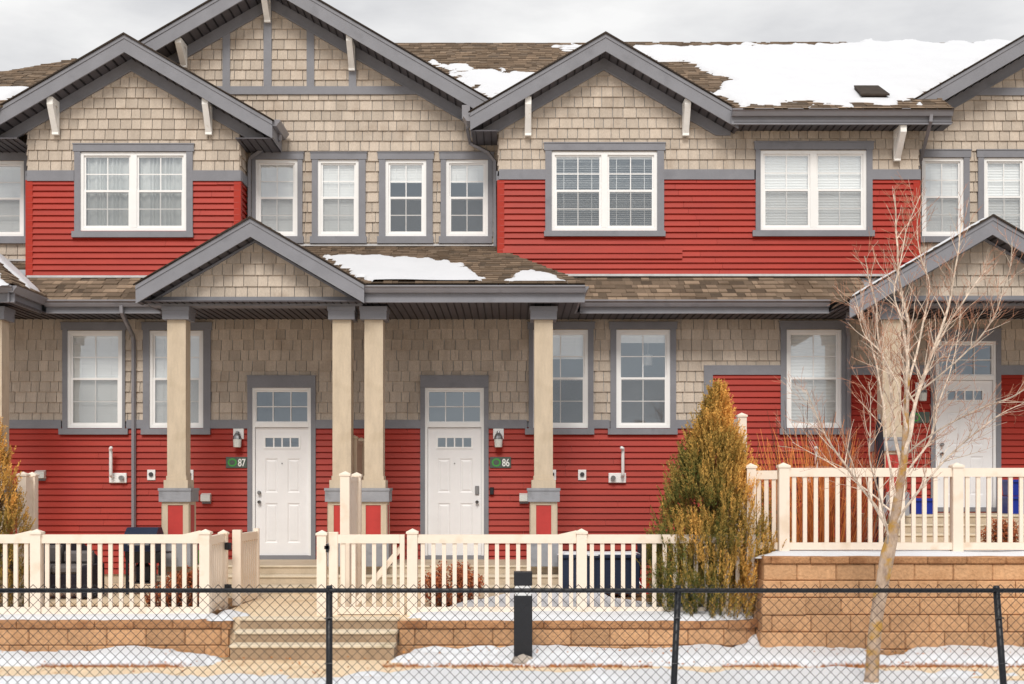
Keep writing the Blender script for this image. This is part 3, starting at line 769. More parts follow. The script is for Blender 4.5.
# ---- porch columns (built once, copied)
def porch_column(xc, up=0.0, wide=None):
    yf = PGY-.0; d = DPG
    c = bpy.data.objects.new('porch_column', None); COL.objects.link(c); c.parent = B
    c.location = Vector((xc, yf, 0))-B.location
    xc -= .03; g = MB(); w = .137; cy = yf+.19
    g.box(xc-w, xc+w, cy-w, cy+w, 2.19+up, 4.56, .5); g.box(xc-w-.012, xc+w+.012, cy-w-.012, cy+w+.012, 2.19+up, 2.25+up, .5)
    g.build('shaft', M['column'], c)
    g = MB(); g.box(xc-.195, xc+.195, cy-.195, cy+.195, 4.561, 4.75, .5); g.box(xc-.205, xc+.205, cy-.205, cy+.205, 4.69, 4.752, .5); g.build('capital', M['trim'], c)
    hl, hr = wide if wide else (.20, .20)
    g = MB(); b = .185
    if not wide: g.box(xc-.178, xc+.178, cy-.178, cy+.178, 2.07+up, 2.189+up, .5)
    else: g.box(xc-.178, xc+.178, cy-.178, cy+.178, 2.07+up, 2.189+up, .5)
    g.build('collar', M['column'], c)
    if hl is not None:
        x0, x1 = xc-hl, xc+hr; y0, y1 = cy-.2, cy+.2
        g = MB(); g.box(x0-.035, x1+.035, y0-.035, y1+.035, 1.868+up, 2.069+up, .5); g.box(x0-.045, x1+.045, y0-.045, y1+.045, 2.03+up, 2.0695+up, .5); g.build('band', M['pgrey'], c)
        # pedestal: corner posts and rails with recessed panels
        g = MB(); p = MB(); zb, zt = 1.26+up, 1.867+up; fw = .088
        g.box(x0+.02, x1-.02, y0+.02, y1-.02, zb, zt, .5)
        segs = [(x0, x1)] if not wide else [(x0, x0+.4), (x1-.4, x1)]
        for (a, b_) in segs:
            g.box(a, a+fw, y0, y1, zb, zt-.05, .5); g.box(b_-fw, b_, y0, y1, zb, zt-.05, .5)
            p = MB(); p.box(a+fw+.001, b_-fw-.001, y0+.012, y1-.012, zb, zt-.05, .5); p.build('inset_panel', M['panel'], c)
        g.box(x0, x1, y0, y1, zt-.049, zt, .5)
        if wide: g.box(x0+.401, x1-.401, y0+.03, y1-.03, zb, zt-.05, .5)
        for xx in (x0, x1):
            p = MB(); g.box(xx-.004, xx+.004, y0, y0+fw, zb, zt-.05, .5); g.box(xx-.004, xx+.004, y1-fw, y1, zb, zt-.05, .5)
            p.box(xx-.002, xx+.002, y0+fw, y1-fw, zb, zt-.05, .5); p.build('inset_panel', M['panel'], c)
        g.build('pedestal', M['column'], c)
        g = MB(); g.box(x0-.03, x1+.03, y0-.03, y1+.03, .915+up, zb-.001, .5); g.build('plinth', M['pgrey'], c)
    return c
porch_column(X(177.5,DPG))
porch_column(X(342.5,DPG)+.012, wide=(.20, X(374.5,DPG)-X(342.5,DPG)+.20)) 
porch_column(X(374.5,DPG)+.012, wide=(None, None))
porch_column(X(543,DPG)+.04)
porch_column(X(895,DPG), up=.75)
porch_column(X(-7,DPG))

# vent pipes & wall vents
def vent_set(px, flip=1):
    g = MB(); x = X(px,DG); z = Z(478,DG)
    g.box(x-.14, x+.14, -.07, -.02, z-.08, z+.08, .5, ch=.01)
    vo = g.build('vent_box', M['white'], B)
    g = MB(); xx = x+flip*.08
    g.tube([(xx,-.06,z+.03),(xx,-.14,z+.03),(xx,-.16,z+.07),(xx,-.16,z+.42),(xx,-.18,z+.47),(xx-flip*.03,-.24,z+.48)], .027, 8, .5); g.build('vent_pipe', M['white'], vo, smooth=True)
    g = MB(); g.tube([(x-flip*.07,-.05,z),(x-flip*.07,-.13,z)], .04, 10, .5); g.build('exhaust_port', M['metal'], vo)
vent_set(119, -1); vent_set(617, 1); vent_set(809, 1)
def hood(px, py, w=.13, h=.17, name='wall_vent'):
    g = MB(); x = X(px,DG); z = Z(py,DG)
    g.box(x-w/2, x+w/2, -.05, -.015, z-h/2, z+h/2, .5, ch=.006); o = g.build(name, M['white'], B)
    g = MB(); g.tube([(x,-.05,z+.01),(x,-.075,z+.01)], .036, 10, .5); g.build('spout', M['soffit'], o)
hood(152, 475); hood(190, 475); hood(582, 475); hood(552, 475)
def shade_box(px, py):
    g = MB(); x = X(px,DG); z = Z(py,DG)
    g.box(x-.07, x+.07, -.045, -.015, z-.09, z+.07, .5); o = g.build('dryer_vent', M['trim'], B)
    g = MB(); g.prism([(x-.075,-.02,z+.08),(x-.075,-.12,z+.05),(x-.075,-.12,z-.05),(x-.075,-.02,z-.06)], (.15,0,0), .5); g.build('hood', M['glasslamp'], o)
shade_box(42, 475); shade_box(207, 498); shade_box(524, 498)

# ---- wall lamps (things hung on the wall)
def wall_lamp(px, py, label):
    x = X(px,DG); z = Z(py,DG)
    t = thing('wall_lamp', (x,-.03,z), label, 'wall lamp', 'white porch lamps beside the doors')
    g = MB(); g.box(x-.085, x+.085, -.045, -.02, z-.02, z+.15, .5, ch=.006); g.build('back_plate', M['white'], t)
    g = MB(); g.tube([(x,-.05,z+.07),(x,-.12,z+.085),(x,-.13,z+.04)], .028, 8, .5); g.lathe((x,-.13,z-.02), [(.075,0),(.06,.05),(.035,.09),(.02,.10)], 12); g.build('lamp_arm', M['metal'], t)
    g = MB(); g.lathe((x,-.13,z-.155), [(.05,0),(.06,.005),(.068,.13),(.06,.135)], 12); g.build('lamp_glass', M['glasslamp'], t, smooth=False)
wall_lamp(239, 438, 'white wall lamp with frosted jar above the number 87 sign')
wall_lamp(498.5, 438, 'white wall lamp with frosted jar above the number 86 sign')
wall_lamp(920, 392, 'white wall lamp left of the raised right-hand door, behind the bare tree')
def number_sign(px0, px1, py0, py1, text, label):
    x0, x1, z0, z1 = rect(DG, (px0,py0,px1,py1))
    t = thing('house_number_sign', (x0,-.03,z0), label, 'sign', 'dark house number signs beside the doors')
    g = MB(); g.box(x0, x1, -.045, -.024, z0, z1, .5, ch=.004); g.build('plate', M['sign'], t)
    g = MB(); h = z1-z0; cx_ = x0+h*.58; cz_ = (z0+z1)/2; n = 24; r0, r1 = h*.25, h*.37
    for k in range(n):
        a, b = 2*math.pi*k/n, 2*math.pi*(k+1)/n
        g.poly([(cx_+r0*math.cos(a)*1.1,-.047,cz_+r0*math.sin(a)),(cx_+r0*math.cos(b)*1.1,-.047,cz_+r0*math.sin(b)),(cx_+r1*math.cos(b)*1.1,-.047,cz_+r1*math.sin(b)),(cx_+r1*math.cos(a)*1.1,-.047,cz_+r1*math.sin(a))], .5)
    g.build('ring_emblem', M['green'], t)
    if not text: return
    cu = bpy.data.curves.new('num', 'FONT'); cu.body = text; cu.size = h*.95; cu.extrude = .002; cu.offset = .003
    to = bpy.data.objects.new('num', cu); COL.objects.link(to)
    dg = bpy.context.evaluated_depsgraph_get(); dg.update()
    me = bpy.data.meshes.new_from_object(to.evaluated_get(dg)); bpy.data.objects.remove(to)
    me.transform(Matrix.Rotation(R(90), 4, 'X')); me.transform(Matrix.Diagonal((.72,1,1,1)))
    me.transform(Matrix.Translation((h*1.10, -.049+.03, h*.16)))
    me.materials.clear(); me.materials.append(M['signwhite'])
    o = bpy.data.objects.new('numerals', me); COL.objects.link(o); o.parent = t
number_sign(226.5, 247.5, 457, 468, '87', 'dark green-grey house sign reading 87 left of a white door')
number_sign(490, 511, 457, 468, '86', 'dark green-grey house sign reading 86 right of the middle white door')
number_sign(908.5, 929, 412, 423, '', 'dark house sign with green ring behind the bare tree')
g = MB(); xk, zk = X(492,DG), Z(491,DG); g.box(xk-.035, xk+.03, -.07, -.02, zk-.06, zk+.06, .5, ch=.01)
tag(g.build('lock_box', M['black'], None), 'small black lock box beside door 86 below its number sign', 'lock box')  # wall-mounted lock box

# ================================================================== SETTING
G0 = .13
mb = MB(); mb.poly([(-250,-220,G0-.03),(250,-220,G0-.03),(250,400,G0-.03),(-250,400,G0-.03)]); tag(mb.build('ground', M['ground']), kind='structure')
mb = MB(); 
x = -14.0
while x < 14: mb.box(x+.004, x+1.49, -7.35, -6.46, G0-.1, G0, .5); x += 1.5
mb.box(X(220,14), X(404,14), -6.459, -5.95, G0-.1, G0+.001, .5)
tag(mb.build('sidewalk', M['pave']), kind='structure')
# terraces (soil fills)
xt = X(768,14.6)
XL1 = X(229,14.5); XM0 = X(399,14.5); XM1 = X(756,14.5)
mb = MB(); mb.box(-14, XL1-.25, -5.3, -.003, -.2, .49); mb.box(XM0+.25, xt, -5.3, -.003, -.2, .49); tag(mb.build('lower_terrace_soil', M['soil']), kind='structure')
mb = MB(); mb.box(xt+.05, 14, -5.25, -.03, -.2, 1.255); tag(mb.build('upper_terrace_soil', M['soil']), kind='structure')
WZ = .54
mb = MB(); mb.box(XL1-.25, XM0+.25, -5.42, -.02, -.2, WZ, .5); mb.box(-8.4, X(196,16), -3.3, -.02, .2, WZ-.01, .5); tag(mb.build('path', M['pave']), kind='structure')
mb = MB(); mb.box(X(765,19), 7.2, -4.0, -2.2, .9, 1.275, .5); tag(mb.build('patio', M['pave']), kind='structure')
# entry steps from the pavement
t = thing('concrete_steps', (X(315,14),-5.9,G0), 'weathered concrete steps rising from the pavement between two low walls', 'steps')
xa1, xb1 = X(232,14.2)+.01, X(397,14.2)-.01
for k, (yf, zt) in enumerate(((-6.0,.30),(-5.74,.425),(-5.48,.552))):
    g = MB(); g.box(xa1+.01, xb1-.01, yf+.02, yf+.25, -.1, zt-.035, .5); g.build('riser', M['riser'], t)
    g = MB(); g.box(xa1, xb1, yf, yf+(.279 if k < 2 else .2), zt-.034, zt, .5, ch=.008); g.build('tread', M['tread'], t)
def porch_steps(px0, px1, up, lab, n=3, fl=.92, x1=None):
    a, b = X(px0,18.4), (X(px1,18.4) if x1 is None else x1)
    t = thing('porch_steps', ((a+b)/2,-2.2,WZ+up), lab, 'steps', 'concrete steps up to the front doors')
    g = MB(); g.box(a, b, -1.56, -.03, WZ+up-.2, fl+up-.002, .5); g.build('landing', M['concrete'], t)
    for k in range(3):
        zt = fl+up-.13*k; y0_ = -1.60-.30*k
        g = MB(); g.box(a+.01, b-.01, y0_+.02, y0_+.2, WZ+up-.3, zt-.032, .5); g.build('riser', M['concrete'], t)
        g = MB(); g.box(a, b, y0_, y0_+(.299 if k else .039), zt-.031, zt, .5, ch=.007); g.build('tread', M['tread'], t)
porch_steps(157, 357, 0, 'pale concrete steps and landing below the door numbered 87')
porch_steps(358, 560, 0, 'pale concrete steps and landing below the door numbered 86')
porch_steps(878, 1000, .75, 'pale concrete steps below the raised right-hand door', x1=7.9)

# retaining walls
def block_row(mb, x0, x1, yf, z0, z1, off, bw=.457, dep=.25, ch=.012):
    x = x0-off*bw
    while x < x1-.02:
        a, b = max(x, x0)+.002, min(x+bw, x1)-.002
        if b-a > .03: mb.box(a, b, yf+random.uniform(-.006,.006), yf+dep, z0+.002, z1-.002, None, ch=min(ch, (b-a)/4))
        x += bw
def side_row(mb, x0, x1, y0, y1, z0, z1, off):
    y = y0-off*.457
    while y < y1-.02:
        a, b = max(y, y0)+.002, min(y+.457, y1)-.002
        if b-a > .03: mb.box(x0+random.uniform(-.005,.005), x1+random.uniform(-.005,.005), a, b, z0+.002, z1-.002, None)
        y += .457
def wall_thing(label, rows, caps, loc):
    t = thing('retaining_wall', loc, label, 'retaining wall', 'tan block retaining walls')
    g = MB(); rows(g); g.build('block_courses', M['block'], t)
    g = MB(); caps(g); g.build('coping', M['cap'], t)
yw = -5.5
def rowsL(g):
    block_row(g, -11, X(221,14.5), yw, .235, .43, .3); block_row(g, -11, X(226,14.5), yw, .03, .234, .8)
    side_row(g, X(221.5,14.5), X(228,14.5), yw+.0, -4.6, .235, .43, .4); side_row(g, X(226,14.5)+.001, X(229,14.5), yw, -4.6, .03, .234, .1)
def capsL(g):
    block_row(g, -11, X(222,14.5), yw-.02, .43, .52, .6, dep=.3); side_row(g, X(222,14.5)+.001, X(231.5,14.5), yw-.02, -4.6, .43, .52, .5)
wall_thing('low tan block wall under the left picket fence, left of the steps', rowsL, capsL, (X(110,14.5),yw,.03))
def arc_row(g, x0, y0, z0, z1, n, da, ins=0.0):
    """blocks turning back round a corner"""
    x, y, a = x0, y0, 0.0
    for k in range(n):
        a += R(da); L_ = .3
        dx, dy = math.cos(a)*L_, math.sin(a)*L_; nx, ny = -math.sin(a)*.25, math.cos(a)*.25
        ins_ = .004
        g.prism([(x+dx*.02,y+dy*.02,z0+.002),(x+dx*.98,y+dy*.98,z0+.002),(x+dx*.98+nx,y+dy*.98+ny,z0+.002),(x+dx*.02+nx,y+dy*.02+ny,z0+.002)], (0,0,z1-z0-.004))
        x += dx; y += dy
xe = X(724,14.5)
def rowsM(g):
    block_row(g, X(399,14.5), xe, yw, .235, .43, .6); block_row(g, X(394.5,14.5), xe-.1, yw-.01, .03, .234, .1)
    side_row(g, X(399,14.5)-.012, X(399,14.5)+.2, yw+.26, -4.6, .235, .43, .2); side_row(g, X(394.5,14.5), X(394.5,14.5)+.22, yw+.26, -4.6, .03, .234, .7)
    arc_row(g, xe, yw, .235, .43, 4, 20); arc_row(g, xe-.1, yw, .03, .234, 4, 20)
def capsM(g):
    block_row(g, X(399,14.5)-.02, xe+.05, yw-.02, .43, .52, .25, dep=.3); side_row(g, X(399,14.5)-.02, X(399,14.5)+.22, yw+.285, -4.6, .43, .52, .3)
    arc_row(g, xe+.05, yw-.02, .43, .52, 4, 20)
wall_thing('low tan block wall right of the steps with a rounded right end', rowsM, capsM, (X(570,14.5),yw,.03))
xr = X(764,14.5)
def rowsR(g):
    offs = [.15, .55, .0, .75, .35, .6, .2]
    z = 1.19
    for k in range(6):
        sx = xr+(.0 if k < 2 else .0)
        block_row(g, sx-.014*k, 11, yw-(.034*k), z-.197, z, offs[k], dep=.34); side_row(g, sx-.014*k, sx+.22, yw+.35, -.1, z-.197, z, offs[k]*.7)
        z -= .197
    # stepped corner blocks standing slightly proud
    for k, w in ((2,.46),(4,.42),(5,.2)):
        zz = 1.19-.197*k; g.box(xr-.014*k-.02, xr+w, yw-.034*k-.045, yw-.034*k-.012, zz-.193, zz-.004, None, ch=.01)
def capsR(g):
    block_row(g, xr-.01, 11, yw-.03, 1.19, 1.275, .8, dep=.3); side_row(g, xr-.02, xr+.22, yw+.275, -.1, 1.19, 1.275, .2)
wall_thing('tall tan block wall of six courses under the raised right terrace', rowsR, capsR, (X(900,14.5),yw,.0))

# ---------------- snow
def sd_poly(p, poly):
    """signed distance, positive inside"""
    x, y = p; d = 1e9; ins = False; n = len(poly)
    for i in range(n):
        ax, ay = poly[i]; bx, by = poly[(i+1) % n]
        ex, ey = bx-ax, by-ay; wx, wy = x-ax, y-ay
        t = max(0, min(1, (wx*ex+wy*ey)/(ex*ex+ey*ey+1e-12)))
        d = min(d, math.hypot(wx-ex*t, wy-ey*t))
        if (ay > y) != (by > y) and x < (bx-ax)*(y-ay)/(by-ay)+ax: ins = not ins
    return d if ins else -d
def snow_field(mb, poly, zf, cell=.05, t=.05, amp=.12, fs=3.0, edge=.15, seed=0, hole=None, bump_amp=.3, ymin=-99):
    a, b, c, d = bounds(poly); a -= amp; b += amp; c -= amp; d += amp
    nx = int((b-a)/cell)+1; ny = int((d-c)/cell)+1
    H = {}; 
    for i in range(nx+1):
        for j in range(ny+1):
            x = a+i*cell; y = c+j*cell
            s = sd_poly((x, y), poly)
            nz = noise.fractal(Vector((x*fs, y*fs, seed)), 1.0, 2.0, 4)
            s += nz*amp
            if hole: s = min(s, hole(x, y)+nz*amp)
            h = max(-.02, min(1, s/edge))*t
            if s > 0: h = (1-(1-min(1, s/edge))**2)*t*(1+bump_amp*noise.noise(Vector((x*1.3, y*1.3, seed+5))))
            else: h = -.012
            H[i, j] = (x, y, h)
    idx = {}
    for i in range(nx):
        for j in range(ny):
            q = [(i,j),(i+1,j),(i+1,j+1),(i,j+1)]
            if max(H[k][2] for k in q) <= 0 or H[i,j][1] < ymin: continue
            f = []
            for k in q:
                if k not in idx:
                    x, y, h = H[k]; idx[k] = len(mb.v); mb.v.append((x, y, zf(x, y)+h))
                f.append(idx[k])
            mb.f.append(tuple(f)); mb.t.append(.5)
def on_plane(px, py, z0, y0, s):
    """reading -> plan point on a roof plane z = z0 + s*(y-y0)"""
    k = (HY-py)/F
    d = (z0-CZ-s*(y0+20))/(k-s)
    return (X(px, d), d-20)
def plan(pts, z0, y0, s): return [on_plane(a, b, z0, y0, s) for a, b in pts]
mb = MB()
m_ = (8.0, -.57, .583)
brown = plan([(640,62),(655,60),(690,66),(722,76),(732,81),(712,90),(724,101),(700,92)], *m_)
snow_field(mb, plan([(632,47),(700,47.5),(760,46),(838,45),(856,42.6),(1030,42.6),(1016,52),(912,102),(902,106),(745,106),(700,90),(655,62)], *m_), zM, .045, .06, .30, 2.4, .15, 3, ymin=-.56,
           hole=lambda x, y: -sd_poly((x, y), brown))
snow_field(mb, plan([(552,47),(575,44),(590,46),(584,52),(562,51)], *m_), zM, .035, .03, .2, 4, .12, 8)
snow_field(mb, plan([(432,62),(470,69),(500,71),(530,74),(545,80),(510,96),(490,99),(462,82)], *m_), zM, .035, .04, .32, 3, .12, 12)
snow_field(mb, plan([(-40,90),(34,87),(10,100),(-40,112)], *m_), zM, .05, .06, .1, 1.5, .15, 15)
c_ = (5.042, -2.03, .4)
snow_field(mb, plan([(322,257),(350,257),(425,259),(464,266),(484,279),(476,287.5),(378,287.5)], *c_), zC, .022, .045, .13, 4.5, .08, 21, ymin=-2.03)
snow_field(mb, plan([(524,271),(546,273),(576,286),(512,287),(508,281)], *c_), zC, .022, .035, .10, 6, .07, 25, ymin=-2.03)
snow_field(mb, plan([(-30,258),(-10,256),(6,284),(-30,287)], *c_), zC, .04, .05, .05, 2.5, .08, 27)
# right porch gable, left slope dusting along the rake
snow_field(mb, [(4.93,-2.04),(6.9,-2.04),(6.9,-1.92),(4.93,-1.9)], lambda x, y: PGZ+.03-.583*abs(x-6.96)+.012, .03, .035, .03, 4, .06, 31)
snow_field(mb, [(-7.3,-.75),(-7.3,-1.3),(-8.0,-.6),(-8.6,.2),(-8.5,.45),(-8.1,.25)], lambda x, y: max(zS(x,y), 5.042+.72*(-7.25-x)), .035, .05, .05, 3, .1, 33)
snow_field(mb, [(-5.4,-2.0),(-5.2,-2.0),(-5.2,-1.2),(-5.4,-1.0)], lambda x, y: PGZ-.583*abs(x+3.79)+.01, .03, .02, .05, 5, .06, 35)
tag(mb.build('roof_snow', M['snow'], None, smooth=True), 'patches of white snow lying on the brown shingle roofs', 'snow', kind='stuff')
# ground snow
mb = MB()
gz = lambda x, y: G0+.0
gz2 = lambda x, y: G0-.03
def bank(x, y): return G0-.03+max(0, min(1, (y+6.5)/1.0))*.05
snow_field(mb, [(-11,-6.47),(X(120,13.6),-6.44),(X(205,13.7),-6.40),(X(214,14.0),-6.1),(X(200,14.3),-5.8),(-4.2,-5.52),(-11,-5.52)], bank, .045, .10, .2, 2.6, .25, 41, hole=lambda x, y: .42+noise.noise(Vector((x*.8,y*2.2,1)))*1.1)
snow_field(mb, [(X(388,13.7),-6.15),(X(420,13.6),-6.44),(11,-6.46),(11,-5.5),(X(770,14.5),-5.5),(2.9,-5.0),(2.6,-5.2),(2.5,-5.52),(X(430,14.4),-5.52),(X(404,14.3),-5.75)], bank, .045, .11, .2, 2.6, .25, 43, hole=lambda x, y: .40+noise.noise(Vector((x*.8,y*2.2,4)))*1.1)
snow_field(mb, [(X(700,14.9),-5.35),(2.92,-4.9),(2.92,-2.5),(2.6,-3.2),(2.5,-4.8)], lambda x, y: .3, .06, .2, .1, 2, .3, 44)
snow_field(mb, [(-14,-14),(14,-14),(14,-7.0),(6,-7.02),(3,-7.0),(1,-6.86),(-1,-6.95),(-2.0,-7.25),(-4,-7.35),(-14,-7.3)], gz, .07, .07, .38, 1.8, .25, 46, hole=lambda x, y: .36+noise.noise(Vector((x*.7,y*1.8,9)))*1.2)
snow_field(mb, [(2.74,-5.62),(2.98,-5.62),(2.98,-4.6),(2.7,-4.6)], lambda x, y: G0+max(0, min(.38, (y+5.65)*.45)), .03, .06, .05, 3, .1, 47)
# on wall copings and terraces
fz1 = lambda x, y: .49
snow_field(mb, [(-11,-5.36),(X(195,14.6),-5.38),(X(215,14.8),-5.2),(X(218,15.2),-4.8),(X(200,15.2),-4.6),(-11,-4.7)], lambda x, y: .505, .05, .05, .1, 2, .15, 51)
snow_field(mb, [(X(401,14.6),-5.42),(xe+.2,-5.40),(X(752,15),-5.2),(2.8,-4.7),(1.3,-3.6),(1.3,-2.3),(0.3,-2.3),(-.2,-3.0),(-.8,-4.4),(X(404,14.9),-4.9)], lambda x, y: .51+.06*max(0, min(1, (y+5.2)))*(1 if x > -.8 else 0), .06, .07, .12, 1.6, .2, 53)
snow_field(mb, [(xt-.1,-5.37),(11,-5.39),(11,-4.4),(7,-4.5),(6,-4.7),(4,-4.6),(xt+.1,-4.9)], lambda x, y: 1.262, .05, .055, .1, 2, .15, 57)
snow_field(mb, [(X(222,15),-5.4),(X(240,15),-5.42),(X(256,15.4),-5.1),(X(250,15.8),-4.7),(X(226,15.6),-4.5)], lambda x, y: WZ-.005, .04, .05, .1, 3, .15, 58)
tag(mb.build('ground_snow', M['snow'], None, smooth=True), 'melting white snow along the pavement, wall tops and terraces', 'snow', kind='stuff')
# dead grass edging between the snow bank and the sidewalk
mb = MB()
for i in range(9000):
    x = random.uniform(-6.6, 6.8)
    if -3.3 < x < -1.4: continue
    if noise.noise(Vector((x*.8, 3, 0))) < -.18: continue
    cl = .5+.5*noise.noise(Vector((x*2.3,7,0))); y = -6.48+random.gauss(0,.03+.05*cl); h = random.uniform(.015,.05)*(.6+cl)
    a = random.uniform(0, 6.28); dx, dy = math.cos(a)*.03, math.sin(a)*.03
    z0 = G0-.01
    mb.poly([(x-.004,y,z0),(x+.004,y,z0),(x+dx,y+dy,z0+h)])
tag(mb.build('dead_grass', M['straw']), 'brown dead grass edging the snowy pavement', 'grass', kind='stuff')

mb = MB()
for i in range(420):
    x = random.uniform(-6.6, 6.8); y = random.choice((random.gauss(-6.5,.12), random.gauss(-7.1,.18), random.gauss(-6.0,.2)))
    u = Vector((random.gauss(0,1), random.gauss(0,1), random.gauss(0,.3))).normalized(); v = u.orthogonal().normalized(); L_ = random.uniform(.008,.02)
    p = Vector((x, y, G0+.03+(.09 if -6.35 < y < -5.6 and not -3.3 < x < -1.3 else .02)))
    mb.poly([p-u*L_, p+v*L_*.6, p+u*L_, p-v*L_*.6])
tag(mb.build('leaf_litter', M['straw']), 'scattered dry leaf bits on the snow and pavement', 'leaf litter', kind='stuff')
# ================================================================== FENCES
def baluster(x, y, z0, z1, w=.024):
    g = MB(); g.box(x-w, x+w, y-w*.6, y+w*.6, z0, z1, .5); return g
def post_mesh(x, y, z0, z1, w=.061):
    g = MB(); g.box(x-w, x+w, y-w, y+w, z0, z1-.05, .5)
    c = w+.012; g.box(x-c, x+c, y-c, y+c, z1-.05, z1-.025, .5)
    n = len(g.v); g.v += [(x-c,y-c,z1-.025),(x+c,y-c,z1-.025),(x+c,y+c,z1-.025),(x-c,y+c,z1-.025),(x,y,z1+.012)]
    for k in range(4): g.f.append((n+k, n+(k+1) % 4, n+4)); g.t.append(.5)
    return g
def fence_run(t, p0, p1, zb, zt, n, skip=(), ramp=0):
    """rails and n balusters between plan points p0, p1 (top rail top at zt)"""
    v = Vector((p1[0]-p0[0], p1[1]-p0[1])); L_ = v.length; u = v/L_; nx = Vector((-u.y, u.x))
    def bar(z0, z1, th, name):
        g = MB(); q = []
        for s in (-1, 1):
            for e in (0, L_): pass
        a = Vector(p0); b = Vector(p1); o = nx*th
        g.prism([(a.x-o.x,a.y-o.y,z0),(b.x-o.x,b.y-o.y,z0),(b.x+o.x,b.y+o.y,z0),(a.x+o.x,a.y+o.y,z0)], (0,0,z1-z0), .5)
        if ramp and name == 'top_rail':
            e = Vector(p1) if ramp > 0 else Vector(p0); s_ = -1 if ramp > 0 else 1
            r0 = e+u*s_*.22; g.prism([(r0.x-o.x*.9,r0.y-o.y*.9,z1-.001),(e.x-o.x*.9,e.y-o.y*.9,z1-.001),(e.x-o.x*.9,e.y-o.y*.9,z1+.05)], tuple((o*1.8).to_3d()), .5)
        return g.build(name, M['vinyl'], t)
    bar(zt-.105, zt, .03, 'top_rail'); bar(zb, zb+.085, .028, 'bottom_rail')
    proto = None
    for k in range(n):
        s = (k+.5)/n*L_; x = p0[0]+u.x*s; y = p0[1]+u.y*s
        if proto is None:
            proto = baluster(0, 0, zb+.086, zt-.106).build('baluster', M['vinyl'], None); proto.parent = t
            b = proto
        else:
            b = proto.copy(); COL.objects.link(b); b.parent = t
        b.location = Vector((x, y, 0))-t.location; b.rotation_euler.z = math.atan2(u.y, u.x)
def fence_posts(t, pts, z0, z1, w=.061):
    for (x, y) in pts: post_mesh(x, y, z0, z1, w).build('fence_post', M['vinyl'], t)
yf = -5.0; zt = Z(534.5,15); zb = Z(614,15)
FG = 'cream vinyl picket fences'
t = thing('picket_fence', (X(110,15),yf,.5), 'cream picket fence in front of the patio with the black grill, left of the steps', 'fence', FG)
fence_posts(t, [(X(-132,15),yf),(X(37,15),yf),(X(205.5,15),yf)], .45, Z(530,15))
xA, xB, xC = X(-132,15), X(37,15), X(205.5,15)
fence_run(t, (xA+.062,yf), (xB-.062,yf), zb, zt, 15, ramp=1); fence_run(t, (xB+.062,yf), (xC-.062,yf), zb, zt, 15, ramp=1)
xret = X(205.5,15)
post_mesh(xret-.05, -3.85, .45, Z(531.5,15)-.03, .05).build('fence_post', M['vinyl'], t)
fence_run(t, (xret+.01,yf+.069), (xret-.05,-3.85-.052), zb, zt-.03, 8)
GG = 'cream vinyl garden gates'
t = thing('garden_gate', (xret+.06,-3.7,.5), 'cream picket gate swung open, left of the steps', 'gate', GG)
fence_run(t, (xret+.10,-3.62), (xret+.16,-2.85), zb+.0, zt-.04, 8)
g = MB(); g.box(xret+.035, xret+.145, -3.72, -3.62, zb-.02, zt+.01, .5); g.build('stile', M['vinyl'], t); g = MB(); g.box(xret+.13, xret+.20, -2.84, -2.77, zb-.02, zt-.0, .5); g.build('stile', M['vinyl'], t)
for zz in (1.32, .78):
    g = MB(); g.box(xret-.02, xret+.07, -3.925, -3.912, zz-.045, zz+.045, .5); g.tube([(xret+.02,-3.93,zz-.05),(xret+.02,-3.93,zz+.05)], .012, 8); g.build('hinge', M['black'], t)
# right-hand gate, closed
t = thing('fence_gate', (X(362,15),yf,.5), 'closed cream picket gate with a diagonal brace, below door 86', 'gate', GG)
g = MB(); x0, x1 = X(329,15), X(405,15)
g.box(x0, x0+.11, yf-.035, yf+.035, zb-.03, zt+.03, .5, ch=.006); g.build('stile', M['vinyl'], t); g = MB(); g.box(x1-.06, x1-.005, yf-.03, yf+.03, zb-.03, zt, .5); g.build('stile', M['vinyl'], t)
fence_run(t, (x0+.111,yf), (x1-.062,yf), zb-.0, zt, 6)
g = MB(); g.prism([(X(349,15),yf+.031,zb+.10),(X(357,15),yf+.031,zb+.10),(x1-.02,yf+.031,zt-.17),(x1-.02,yf+.031,zt-.11),(X(401,15),yf+.031,zt-.11)], (0,.03,0), .5); g.build('brace', M['vinyl'], t)
g = MB(); xx = X(327.5,15); g.box(xx-.03, xx+.03, yf-.06, yf-.036, 1.34, 1.38, .5); g.box(xx-.012, xx+.02, yf-.06, yf-.03, 1.30, 1.40, .5); g.build('latch', M['black'], t)
t = thing('picket_fence', (X(550,15),yf,.5), 'cream picket fence in front of the navy deck box, right of the steps', 'fence', FG)
xs_ = [X(322,15), X(412.5,15), X(581.5,15)]
post_mesh(xs_[0], yf, .5, Z(531,15), .056).build('fence_post', M['vinyl'], t)
fence_posts(t, [(xs_[1],yf),(xs_[2],yf)], .45, Z(529.5,15))
fence_run(t, (xs_[1]+.062,yf), (xs_[2]-.062,yf), zb, zt, 15, ramp=1)
fence_run(t, (xs_[2]+.062,yf), (X(748,15)-.065,yf), zb, zt, 15)
